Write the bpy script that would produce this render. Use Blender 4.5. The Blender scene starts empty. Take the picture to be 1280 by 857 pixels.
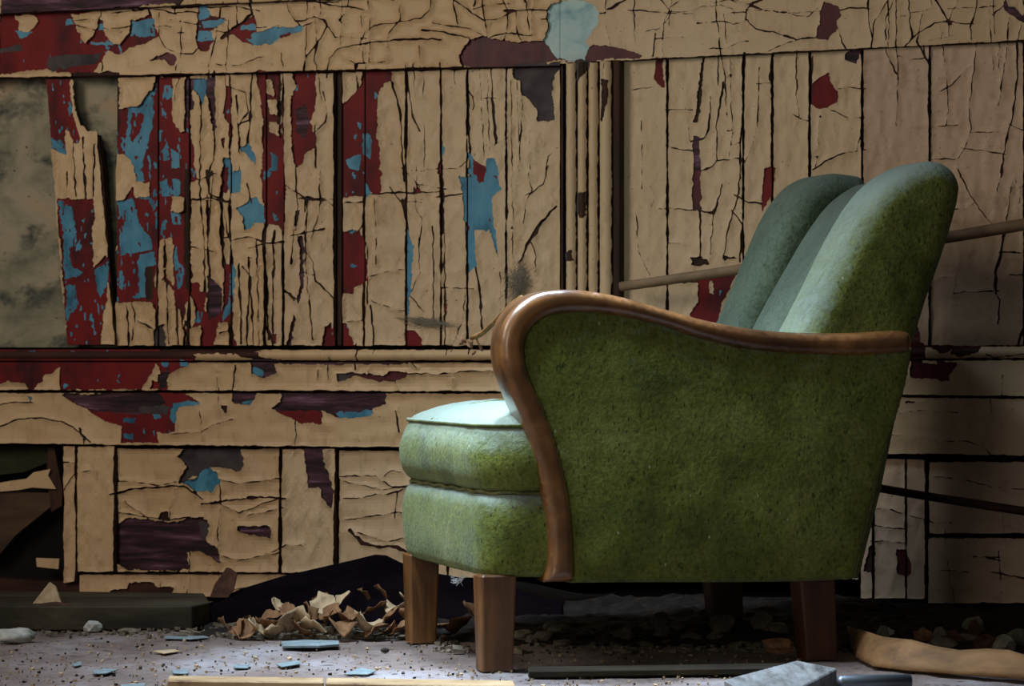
import bpy, bmesh, math, random
import numpy as np
from mathutils import Vector, Matrix
from mathutils.geometry import delaunay_2d_cdt
random.seed(7); RNG = np.random.RandomState(7)
scene = bpy.context.scene
COL = scene.collection

# ------------------------------------------------------------------ camera
F_PX, CX, HY, CAM_H = 3500.0, 640.0, 450.0, 0.5      # focal length in px, centre column, horizon row, eye height (m)
cam_d = bpy.data.cameras.new('camera'); cam = bpy.data.objects.new('camera', cam_d); COL.objects.link(cam)
cam_d.sensor_fit = 'HORIZONTAL'; cam_d.sensor_width = 36.0; cam_d.lens = 36.0 * F_PX / 1280.0
cam_d.shift_y = (HY - 428.5) / 1280.0
cam.location = (0, 0, CAM_H); cam.rotation_euler = (math.radians(90), 0, 0)
cam_d.clip_start = 0.05; cam_d.clip_end = 60
cam_d.dof.use_dof = True; cam_d.dof.focus_distance = 4.85; cam_d.dof.aperture_fstop = 11.0
scene.camera = cam

# ------------------------------------------------------------------ world, lamps, exposure
world = bpy.data.worlds.new('world'); scene.world = world; world.use_nodes = True
bgn = world.node_tree.nodes['Background']
bgn.inputs['Color'].default_value = (0.95, 0.93, 0.92, 1); bgn.inputs['Strength'].default_value = 0.04
def area(name, loc, target, sx, sy, power, color):
    d = bpy.data.lights.new(name, 'AREA'); d.shape = 'RECTANGLE'; d.size = sx; d.size_y = sy
    d.energy = power; d.color = color
    o = bpy.data.objects.new(name, d); COL.objects.link(o); o.location = loc
    o.rotation_euler = (Vector(target) - Vector(loc)).to_track_quat('-Z', 'Y').to_euler()
    return o
area('window_daylight', (-2.4, 3.5, 2.0), (0.1, 5.3, 0.85), 1.1, 1.2, 32, (1.0, 0.91, 0.80))
area('front_fill', (-1.15, 1.3, 1.05), (0.25, 4.9, 0.55), 0.7, 1.0, 10.5, (1.0, 0.95, 0.86))  # added frontal fill to lift the chair's near side; no real opening there
sky_l = area('skylight_daylight', (-0.80, 4.25, 2.5), (-0.05, 4.55, 0.3), 0.8, 0.5, 12, (0.68, 0.85, 1.0))
sky_l.data.spread = math.radians(50)
arm_l = area('arm_highlight_fill', (-0.05, 5.0, 2.5), (0.0, 4.55, 0.6), 0.35, 0.15, 6, (0.62, 0.80, 1.0))  # added narrow lamp for the armrest highlight; no actual gap overhead
arm_l.data.spread = math.radians(34)
scene.view_settings.view_transform = 'Standard'; scene.view_settings.look = 'None'
scene.view_settings.exposure = 0.0; scene.view_settings.gamma = 1.0; scene.view_settings.use_curve_mapping = False

# ------------------------------------------------------------------ helpers: points measured in the photograph -> metres
def PD(px, py, d):                       # point at distance d along the view axis
    return Vector(((px - CX) / F_PX * d, d, CAM_H + (HY - py) / F_PX * d))
def PG(px, py, z=0.0):                   # point on the horizontal plane z
    return PD(px, py, (CAM_H - z) * F_PX / (py - HY))

def mesh_obj(name, verts, faces, mat=None, parent=None, smooth=False, loc=None):
    me = bpy.data.meshes.new(name)
    if loc is not None:
        l = Vector(loc); verts = [Vector(v) - l for v in verts]
    me.from_pydata([tuple(v) for v in verts], [], faces); me.validate()
    if smooth: me.polygons.foreach_set('use_smooth', [True] * len(me.polygons))
    o = bpy.data.objects.new(name, me); COL.objects.link(o)
    if mat: me.materials.append(mat)
    if loc is not None: o.location = loc
    if parent: o.parent = parent
    return o
def bm_obj(name, bm, mat=None, parent=None, smooth=False, loc=None):
    me = bpy.data.meshes.new(name)
    if loc is not None: bmesh.ops.translate(bm, verts=bm.verts, vec=-Vector(loc))
    bmesh.ops.recalc_face_normals(bm, faces=bm.faces)
    bm.to_mesh(me); bm.free()
    if smooth: me.polygons.foreach_set('use_smooth', [True] * len(me.polygons))
    o = bpy.data.objects.new(name, me); COL.objects.link(o)
    if mat: me.materials.append(mat)
    if loc is not None: o.location = loc
    if parent: o.parent = parent
    return o
def empty(name, loc, rz=0.0):
    o = bpy.data.objects.new(name, None); COL.objects.link(o); o.location = loc; o.rotation_euler = (0, 0, rz)
    o.empty_display_size = 0.05
    return o
def tag(o, label, cat, group=None):
    o['label'] = label; o['category'] = cat
    if group: o['group'] = group
    return o

# ------------------------------------------------------------------ materials
def mat_new(name):
    m = bpy.data.materials.new(name); m.use_nodes = True
    nt = m.node_tree; b = nt.nodes['Principled BSDF']
    return m, nt, b
def N(nt, kind, **kw):
    n = nt.nodes.new(kind)
    for k, v in kw.items():
        if k in n.inputs: n.inputs[k].default_value = v
        else: setattr(n, k, v)
    return n
def coords(nt, scale=(1, 1, 1), rot=(0, 0, 0)):
    tc = N(nt, 'ShaderNodeTexCoord'); mp = N(nt, 'ShaderNodeMapping')
    mp.inputs['Scale'].default_value = scale; mp.inputs['Rotation'].default_value = rot
    nt.links.new(tc.outputs['Object'], mp.inputs['Vector']); return mp.outputs['Vector']
def noise(nt, vec, scale, detail=5, rough=0.6, dist=0.0):
    n = N(nt, 'ShaderNodeTexNoise'); n.inputs['Scale'].default_value = scale
    n.inputs['Detail'].default_value = detail; n.inputs['Roughness'].default_value = rough
    n.inputs['Distortion'].default_value = dist
    nt.links.new(vec, n.inputs['Vector']); return n.outputs['Fac']
def ramp(nt, fac, stops):
    r = N(nt, 'ShaderNodeValToRGB'); el = r.color_ramp.elements
    while len(el) < len(stops): el.new(0.5)
    for e, (p, c) in zip(el, stops):
        e.position = p; e.color = tuple(c) + (1,) if len(c) == 3 else c
    nt.links.new(fac, r.inputs['Fac']); return r.outputs['Color']
def mix(nt, fac, a, b, mode='MIX'):
    m = N(nt, 'ShaderNodeMix', data_type='RGBA', blend_type=mode)
    for s, v in ((m.inputs['Factor'], fac), (m.inputs['A'], a), (m.inputs['B'], b)):
        pass
    ins = [i for i in m.inputs if i.enabled]
    f = m.inputs[0]; A = m.inputs[6]; B = m.inputs[7]
    for s, v in ((f, fac), (A, a), (B, b)):
        if hasattr(v, 'links'): nt.links.new(v, s)
        elif isinstance(v, (int, float)): s.default_value = v
        else: s.default_value = tuple(v) + (1,) if len(v) == 3 else v
    return m.outputs[2]
def bump(nt, b, h, strength=0.4, dist=0.002, prev=None):
    n = N(nt, 'ShaderNodeBump'); n.inputs['Strength'].default_value = strength; n.inputs['Distance'].default_value = dist
    nt.links.new(h, n.inputs['Height'])
    if prev is not None: nt.links.new(prev, n.inputs['Normal'])
    nt.links.new(n.outputs['Normal'], b.inputs['Normal']); return n.outputs['Normal']
def G(r, g, b):                         # sRGB 0-255 -> linear
    f = lambda c: (c / 255 / 12.92) if c / 255 <= 0.04045 else ((c / 255 + 0.055) / 1.055) ** 2.4
    return (f(r), f(g), f(b))

def paint_mat(name, c1, c2, dirt, rough=0.55, stretch=(1, 1, 1)):
    m, nt, b = mat_new(name); v = coords(nt, stretch)
    n1 = noise(nt, v, 2.2, 4, .55); n2 = noise(nt, v, 26, 6, .65); n3 = noise(nt, coords(nt, (1, 1, 1)), 160, 3, .6)
    c = ramp(nt, n1, [(.35, c1), (.65, c2)])
    k = ramp(nt, n2, [(.30, (.80, .78, .74)), (.48, (1, 1, 1))])
    c = mix(nt, 1.0, c, k, 'MULTIPLY')
    s = ramp(nt, n3, [(.25, (1, 1, 1)), (.32, (0, 0, 0))])
    c = mix(nt, s, c, dirt)
    nt.links.new(c, b.inputs['Base Color']); b.inputs['Roughness'].default_value = rough
    b.inputs['Specular IOR Level'].default_value = 0.35
    p = bump(nt, b, n2, .16, .0020); bump(nt, b, n3, .12, .0006, p)
    return m
CREAM = [paint_mat('cream_paint_%s' % t, a, c, G(92, 66, 40), .5, s) for t, a, c, s in (
    ('warm', G(216, 184, 142), G(202, 168, 126), (1.6, 1, .7)),
    ('pale', G(216, 188, 150), G(204, 174, 136), (1.6, 1, .7)),
    ('rosy', G(208, 178, 148), G(196, 166, 136), (.8, 1, 1.6)))]
def layer_mat(name, stops, scale, stretch, rough=.45, bmp=.5):
    m, nt, b = mat_new(name); v = coords(nt, stretch)
    n1 = noise(nt, v, scale, 7, .65, .3)
    nt.links.new(ramp(nt, n1, stops), b.inputs['Base Color']); b.inputs['Roughness'].default_value = rough; b.inputs['Specular IOR Level'].default_value = .25
    bump(nt, b, n1, bmp, .003); return m
M_RED = layer_mat('red_paint', [(.3, G(52, 12, 14)), (.5, G(108, 14, 16)), (.72, G(126, 24, 22))], 14, (1, 1, .5), .6)
M_BLUE = layer_mat('blue_paint', [(.3, G(34, 84, 108)), (.5, G(74, 138, 166)), (.72, G(98, 158, 182))], 18, (1, 1, .5), .45)
M_TEAL = layer_mat('pale_plaster_paint', [(.3, G(120, 165, 175)), (.5, G(178, 208, 208)), (.75, G(205, 222, 214))], 22, (1, 1, 1), .6)
M_PURPLE = layer_mat('weathered_purple_wood', [(.36, G(24, 14, 16)), (.48, G(54, 28, 34)), (.58, G(88, 54, 68)), (.70, G(142, 104, 128))], 26, (.25, 1, 2.2), .6)
M_PURPLEV = layer_mat('maroon_undercoat', [(.34, G(48, 16, 22)), (.5, G(84, 30, 34)), (.75, G(104, 44, 48))], 16, (1, 1, .6), .45)
M_GREY = layer_mat('grey_undercoat', [(.34, G(38, 34, 36)), (.5, G(66, 58, 60)), (.75, G(88, 80, 78))], 16, (1, 1, 1), .6)
M_BOARD = layer_mat('old_board_wood', [(.3, G(20, 13, 9)), (.5, G(54, 34, 22)), (.75, G(88, 56, 34))], 12, (2.2, 1, .25), .7, .8)
M_BOARDH = layer_mat('old_rail_wood', [(.3, G(22, 12, 10)), (.5, G(54, 28, 22)), (.75, G(86, 46, 34))], 12, (.25, 1, 2.2), .7, .8)
M_DARK = layer_mat('dark_backing', [(.3, G(8, 6, 6)), (.6, G(22, 17, 15))], 6, (1, 1, 1), .9)
def wood_mat(name, stops, stretch, scale=9, rough=.45, coat=0.0, bmp=.4):
    m, nt, b = mat_new(name); v = coords(nt, stretch)
    n1 = noise(nt, v, scale, 8, .62, .6); n2 = noise(nt, coords(nt), 7, 4, .5)
    c = mix(nt, .55, ramp(nt, n1, stops), ramp(nt, n2, [(.3, (.45, .45, .45)), (.7, (1.25, 1.25, 1.25))]), 'MULTIPLY')
    nt.links.new(c, b.inputs['Base Color']); b.inputs['Roughness'].default_value = rough
    b.inputs['Coat Weight'].default_value = coat; b.inputs['Coat Roughness'].default_value = .28
    bump(nt, b, n1, bmp, .0015); return m
# ------------------------------------------------------------------ the back wall: local frame (x along wall, -y out of the wall, z up)
TH = math.atan(0.378); D0 = 5.62
WN = (-math.sin(TH), -math.cos(TH)); WD = (math.cos(TH), -math.sin(TH))
def wall_pt(px, py, n=0.0):              # photograph point -> wall-local (x, y, z) on the plane n metres in front of the wall plane
    rx = (px - CX) / F_PX
    t = (n + D0 * WN[1]) / (rx * WN[0] + WN[1])
    X, Y = t * rx, t
    s = X * WD[0] + (Y - D0) * WD[1]
    return (s, -n, CAM_H + (HY - py) / F_PX * t)
def wall_arr(P, n):
    P = np.asarray(P, float); rx = (P[:, 0] - CX) / F_PX
    t = (n + D0 * WN[1]) / (rx * WN[0] + WN[1])
    s = t * rx * WD[0] + (t - D0) * WD[1]
    z = CAM_H + (HY - P[:, 1]) / F_PX * t
    return np.stack([s, -n + 0 * s, z], 1)

RX0, RX1, RY0, RY1 = -340, 1620, -100, 772
RW, RH = RX1 - RX0, RY1 - RY0
def vnoise(cell_x, cell_y, seed):
    r = np.random.RandomState(seed); gw, gh = int(RW / cell_x) + 3, int(RH / cell_y) + 3
    g = r.rand(gh, gw) * 2 - 1
    x = np.arange(RW) / cell_x; y = np.arange(RH) / cell_y
    xi = x.astype(int); yi = y.astype(int); fx = x - xi; fy = y - yi
    fx = fx * fx * (3 - 2 * fx); fy = fy * fy * (3 - 2 * fy)
    a = g[yi][:, xi]; b = g[yi][:, xi + 1]; c = g[yi + 1][:, xi]; d = g[yi + 1][:, xi + 1]
    FX = fx[None, :]; FY = fy[:, None]
    return (a * (1 - FX) + b * FX) * (1 - FY) + (c * (1 - FX) + d * FX) * FY
GX, GY = np.meshgrid(np.arange(RX0, RX1).astype(float), np.arange(RY0, RY1).astype(float))
WX = GX + 1.2 * vnoise(6, 6, 1) + .9 * vnoise(2.5, 2.5, 2) + 1.2 * vnoise(17, 17, 3)
WY = GY + 1.2 * vnoise(6, 6, 4) + .9 * vnoise(2.5, 2.5, 5) + 1.2 * vnoise(17, 17, 6)
CXX = GX + 1.0 * vnoise(7, 7, 11) + .5 * vnoise(3, 3, 12)      # milder wobble for cracks
CYY = GY + 1.0 * vnoise(7, 7, 14) + .5 * vnoise(3, 3, 15)
WMOD = 1.05 + .95 * vnoise(8, 13, 31)
WMOD = np.clip(WMOD * np.where((GX < 430) & (GY > 95) & (GY < 432), 1.12, .9), .7, 3)
CLS = np.full((RH, RW), 'c', dtype='<U1')
CRK = np.full((RH, RW), 99.0)
CROPS = dict(A=(0, 0), B=(320, 0), C=(640, 0), D=(960, 0), E=(0, 215), F=(320, 215), G=(640, 215), H=(960, 215),
             I=(0, 430), J=(320, 430), K=(640, 430), L=(960, 430), M=(0, 642), N=(320, 642), O=(640, 642), Q=(960, 642))
def conv(crop, flat):
    ox, oy = CROPS[crop]; k = 3.9875
    return [(ox + flat[i] / k, oy + flat[i + 1] / k) for i in range(0, len(flat), 2)]
def fill(poly, cls):
    xs = [p[0] for p in poly]; ys = [p[1] for p in poly]
    x0 = max(int(min(xs)) - 5 - RX0, 0); x1 = min(int(max(xs)) + 6 - RX0, RW)
    y0 = max(int(min(ys)) - 5 - RY0, 0); y1 = min(int(max(ys)) + 6 - RY0, RH)
    X = WX[y0:y1, x0:x1]; Y = WY[y0:y1, x0:x1]; ins = np.zeros(X.shape, bool)
    n = len(poly)
    for i in range(n):
        ax, ay = poly[i]; bx, by = poly[(i + 1) % n]
        if ay == by: continue
        c = ((ay > Y) != (by > Y)) & (X < (bx - ax) * (Y - ay) / (by - ay) + ax)
        ins ^= c
    CLS[y0:y1, x0:x1][ins] = cls
def crack(pts, w):
    for i in range(len(pts) - 1):
        (ax, ay), (bx, by) = pts[i], pts[i + 1]
        x0 = max(int(min(ax, bx)) - 7 - RX0, 0); x1 = min(int(max(ax, bx)) + 8 - RX0, RW)
        y0 = max(int(min(ay, by)) - 7 - RY0, 0); y1 = min(int(max(ay, by)) + 8 - RY0, RH)
        if x0 >= x1 or y0 >= y1: continue
        X = CXX[y0:y1, x0:x1]; Y = CYY[y0:y1, x0:x1]
        L2 = (bx - ax) ** 2 + (by - ay) ** 2 + 1e-9
        t = np.clip(((X - ax) * (bx - ax) + (Y - ay) * (by - ay)) / L2, 0, 1)
        d = np.hypot(X - ax - t * (bx - ax), Y - ay - t * (by - ay)) - w / 2 * WMOD[y0:y1, x0:x1]
        CRK[y0:y1, x0:x1] = np.minimum(CRK[y0:y1, x0:x1], d)

# bare patches, painted in order: r red, b blue, w wood, p weathered purple, u maroon, g grey, l pale plaster, c cream left standing
PATCHES = """
A r 0 75 740 38 800 180 720 215 590 275 545 255 470 360 300 365 230 340 0 375
A c 75 80 180 80 198 108 160 150 150 165 100 165 105 120
A c 360 72 512 55 495 130 430 222 395 150
A c 505 60 735 38 750 80 660 100 650 150 660 155 640 185 600 225 570 215 535 180 525 120 505 95
A b 655 105 780 90 775 175 655 180
A b 330 100 360 95 375 125 330 130
A b 75 158 165 162 150 178 110 192
A b 445 215 560 205 560 220 450 228
A b 490 120 520 120 515 150 490 150
A g 0 240 110 225 115 255 0 262
A g 235 290 320 275 500 265 490 310 300 345 275 365 235 330
A p 0 -60 1000 -60 900 10 520 44 0 70
A u 740 298 830 258 880 275 882 320 850 322 825 300
A r 985 30 1020 28 1055 80 1130 85 1125 110 1080 140 1045 160 1070 200 1040 255 1000 255 982 225
A b 988 30 1020 28 1050 75 1020 95 988 100
A b 1000 110 1130 85 1120 112 1060 140 1010 140
A b 990 155 1060 160 1068 200 985 205
A r 1140 165 1276 80 1290 225 1230 210 1160 175
A b 1200 130 1276 120 1276 150 1200 150
A b 1230 195 1276 180 1276 222
B b -20 165 110 135 245 135 235 160 130 190 80 222 -20 220
B r 115 180 165 160 175 175 130 195
A r 225 390 352 390 360 560 412 700 380 720 335 640 330 770 255 690 245 590
A b 260 690 320 700 330 775 262 750
E r 290 130 475 140 485 230 465 320 475 470 540 410 550 520 520 700 505 880 335 880 320 530
E b 300 140 360 170 378 300 345 410 360 470 410 500 385 520 325 530 310 300
E b 330 560 380 560 385 680 335 720
E b 475 480 545 440 540 540 500 640 480 560
A b 575 540 690 540 780 440 800 880 690 880 620 780 575 760
A r 590 545 640 540 640 600 620 770 588 765
A r 655 560 725 570 690 670 668 695 650 700
A r 800 385 925 385 960 660 980 900 690 900 730 740 762 640 775 440
A c 575 395 760 390 775 440 715 520 690 540 640 530 610 545 575 540
A c 868 392 925 392 930 650 905 660 862 580
A b 815 430 870 420 870 480 830 500
A b 815 740 830 700 840 790 820 800
A b 850 740 890 760 895 880 850 880
A c 575 765 620 765 682 830 672 880 575 880
A p 928 395 965 395 975 540 945 565 935 645 925 645
A b 965 390 1030 390 1035 470 1015 525 990 460 965 450
A p 1035 385 1078 385 1070 560 1082 640 1062 660 1050 520 1035 460
A r 1130 435 1150 435 1165 560 1150 600 1172 630 1160 700 1140 690 1150 620 1125 590
A r 1108 690 1128 690 1125 745 1110 720
A b 1120 780 1165 800 1168 880 1115 880
A b 1200 740 1240 710 1276 770 1276 825 1245 790
E r 580 140 620 135 675 60 700 -20 940 -20 950 560 990 550 1000 600 1030 600 1030 700 1115 690 1110 730 1070 870 1010 870 1015 760 930 790 880 780 870 580 780 690 770 650 580 650
E b 590 145 660 125 690 250 755 320 760 390 600 415
E b 675 -10 705 -10 740 140 690 130
E b 700 410 775 400 770 460 725 480 725 625 655 635 695 590 685 480
E b 800 60 830 20 850 90 830 190 845 120 812 120
E b 860 30 900 40 895 110 870 130
E b 810 250 832 240 828 290 812 285
E b 850 205 905 210 905 260 870 270
E b 875 360 915 480 915 560 885 585 870 500
E b 600 500 622 520 618 590 602 580
E c 580 -10 675 -10 665 60 620 135 578 138
E c 665 50 745 55 740 125 680 125
E c 860 120 920 130 920 205 855 200
E w 728 470 770 480 765 640 728 640
E w 925 -20 955 -20 960 600 930 590 918 400
E c 800 340 855 325 868 350 865 565 820 515 780 580 770 560 790 390
E c 820 528 860 585 865 630 830 745 785 735 790 560
E c 850 645 900 690 925 790 925 880 835 880 835 690
E c 955 610 980 650 975 740 945 790 925 770 930 660
E g 770 790 825 750 830 870 770 870
E p 1035 510 1110 570 1110 690 1040 740
E b 985 690 1005 700 1000 745 970 740
E r 1112 -20 1140 -20 1140 100 1112 100
E b 1140 10 1205 -10 1200 100 1165 110 1140 80
E b 1180 180 1276 120 1300 150 1320 250 1276 262 1230 290 1215 220
E r 1125 460 1175 455 1180 560 1165 620 1165 740 1110 750 1120 560
E b 1150 460 1178 458 1180 560 1162 620 1160 700 1110 745 1118 700 1145 600
E r 1165 780 1192 880 1165 880
B r 5 355 130 355 138 880 30 880 40 600
B c 60 400 80 395 100 480 65 475
B c 60 500 115 495 110 575 70 575
B c 75 610 125 610 120 680 80 660
B b 75 760 110 780 100 880 70 880
B w 112 360 128 360 128 620 112 620
B r 190 365 300 355 300 540 275 595 300 680 300 735 245 770 240 810 210 835 185 760 175 640 180 540 185 460 205 430
B p 200 540 250 520 270 600 250 690 200 650
B r 430 525 520 440 545 355 680 345 685 395 640 420 615 460 605 640 630 880 430 880
B b 530 660 575 665 575 790 535 770
B b 450 800 525 760 520 880 490 880
B b 480 680 505 670 495 700
B b 505 610 525 615 518 645 505 640
F r 430 -10 635 -10 625 110 575 105 545 120 430 125
F b 470 10 500 20 490 40
F b 540 30 570 110 545 125
F r 430 295 525 295 545 350 557 545 500 580 490 610 455 605 430 600
F b 465 295 505 295 480 320
F b 475 455 510 465 480 480
F r 430 750 460 760 495 880 430 880
F r 350 770 385 755 400 880 335 880
F r 25 -10 140 -10 150 120 140 310 110 262 60 260 40 250 40 160
F b -5 120 40 170 45 255 -5 260
F b 40 -5 75 -5 75 20 40 40
F b 78 200 110 230 95 250
F w 205 190 230 185 220 250 205 300
F p 215 320 240 320 245 480 240 560 220 655 205 640 220 560 225 490
F w 150 580 205 630 200 645 150 600
F p 190 700 200 740 180 870 160 870
F r 85 800 105 800 105 857 85 857
F b 755 260 785 380 780 480 765 700 755 720 750 480
F r 805 50 825 100 795 105
F r 745 780 800 790 830 830 830 870 745 870
F r 945 630 955 690 940 700
F b 1005 20 1070 20 1095 -10 1210 -10 1220 85 1185 130 1185 240 1215 440 1160 290 1110 290 1090 285 1100 460 1060 510 1050 260 1035 240 1040 100
F r 1090 -10 1145 -10 1140 50 1115 60
F r 1178 -10 1200 -10 1205 60
F c 1010 -10 1065 -10 1060 20 1020 25
B b 1060 760 1085 780 1090 870 1065 870
B r 1080 790 1140 830 1145 870 1090 870
B b 1145 790 1200 790 1215 870 1145 870
B b 930 700 945 740 930 800 925 780
B r 925 790 935 800 920 870 905 870 910 820
C l 180 50 200 20 270 5 300 -8 350 5 420 30 440 70 435 120 400 165 370 210 385 235 370 300 290 305 215 280 160 200 190 130 180 95
C u -5 210 160 205 215 285 265 295 -5 335
C u 385 240 410 220 500 230 560 245 650 280 640 290 370 305
B u 1015 275 1075 200 1130 180 1175 190 1290 205 1290 340 1030 332
C g 10 325 240 305 250 330 215 370 205 420 200 490 220 560 215 605 125 600 130 555 90 490 50 470 45 400 10 395
C r 715 285 750 285 760 430 740 430 710 395
C w 950 285 962 285 935 605 910 605
C p 905 675 940 690 940 870 905 870
C w 440 395 485 400 470 540 450 610 440 600
C g 318 300 385 300 385 330 330 400 318 400
G u 905 -10 945 -10 940 190 900 185
G w 895 425 955 420 960 440 990 435 990 465 905 468
G w 1060 418 1135 430 1060 445
G r 920 530 1120 500 1080 600 1050 650 1020 760 890 730 900 690 930 640 930 560
G c 985 545 1002 545 1005 610 985 600
G r 1255 10 1276 -20 1300 -20 1300 110 1245 200 1250 60
G g 330 110 370 100 365 220 335 230 320 190
G g 265 400 300 390 305 435 270 440
D u 275 5 300 15 350 30 370 70 345 110 350 150 300 195 245 190 240 180 260 120 265 50
D w 75 172 145 195 75 188
D p 385 285 400 255 465 240 455 280 440 320 385 300
D r 225 425 260 385 310 365 320 420 355 460 350 510 300 530 260 545 220 520
D p 1180 5 1215 30 1290 100 1290 120 1240 100 1180 35
H r -20 -20 35 -20 30 70 -20 145
H p 720 780 745 765 765 830 765 870 700 870
L u 715 -10 780 -10 785 30 770 90 845 105 845 80 880 95 950 95 900 160 905 190 830 175 705 170 715 100
L u 810 10 935 10 890 45 850 50
L u 930 10 1060 10 1050 35 940 65 905 45
L w 680 284 795 286 690 294
L w 1060 556 1250 565 1250 580 1020 574
I r -200 15 790 15 800 40 900 60 990 60 930 110 850 160 845 225 -200 235
I w 800 15 1300 10 1300 40 1000 50 900 60 800 45
I c 0 200 50 185 130 200 148 240 0 240
I c 170 240 240 155 300 105 308 240
I c 705 240 765 140 775 90 805 150 800 190 770 180 745 240
I b 140 30 180 30 165 55
I b 330 30 380 35 350 50
I b 320 190 345 210 320 225
I b 800 90 845 85 840 115 810 115
I b 895 75 940 85 930 110 900 110
I b 580 180 605 190 590 200
I w 1170 40 1290 45 1290 90 1200 60
I p 790 150 840 120 850 200 800 225
I r 295 250 905 240 985 275 1000 300 890 310 880 440 790 440 800 490 610 490 610 410 530 390 450 330 370 290
I p 300 250 800 245 830 300 700 350 480 335 400 300
I b 860 290 1000 280 1000 300 890 310 880 400 850 370
I b 750 340 790 320 810 370 770 370
I b 610 370 680 365 670 390 620 390
I b 620 445 665 445 660 475 620 470
I g 690 310 860 310 830 355 700 340
I p 1160 245 1290 240 1276 270 1250 310 1160 290
I b 1200 290 1265 280 1250 312
I w 1100 300 1140 300 1135 345
I b 135 260 162 262 150 290
I w 395 405 440 465 425 497 415 460
I g 895 550 930 520 1205 512 1225 600 1200 630 1090 610 1040 620 900 700 900 680 940 600
I b 1010 625 1050 615 1090 640 1100 690 1060 735 970 730 920 690 980 670
M p 590 50 650 20 780 35 860 40 1020 10 1050 50 1040 130 1090 170 1112 245 1000 180 940 190 950 280 640 280 590 240
M g 990 20 1050 50 1040 130 1000 120
M w 560 378 640 365 650 335 770 340 780 360 870 365 865 400 560 392
M w 800 -10 850 -10 850 30 790 30
M p 1190 60 1290 55 1290 115 1190 80
N p -5 60 70 58 85 90 80 120 -5 110
J p -20 70 100 70 130 90 770 86 760 98 370 102 100 97 110 140 50 170 -20 150
J b -20 115 30 130 40 165 -20 150
J u 405 150 460 140 530 150 640 150 690 125 765 145 760 165 720 180 590 180 500 160 450 185 415 190
J g 405 150 460 140 480 150 450 185 415 190
J p 130 242 655 240 650 300 595 320 585 360 400 365 335 325 335 395 230 385 75 318 130 290
J r 90 330 335 330 335 398 230 390
J b 400 340 585 330 585 362 420 368
J p 235 512 345 512 350 590 390 740 385 820 330 760 325 720 265 720 250 600
Q w 510 155 535 155 535 285 480 290
Q u 635 180 690 185 715 240 720 300 690 315 645 290
"""
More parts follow.
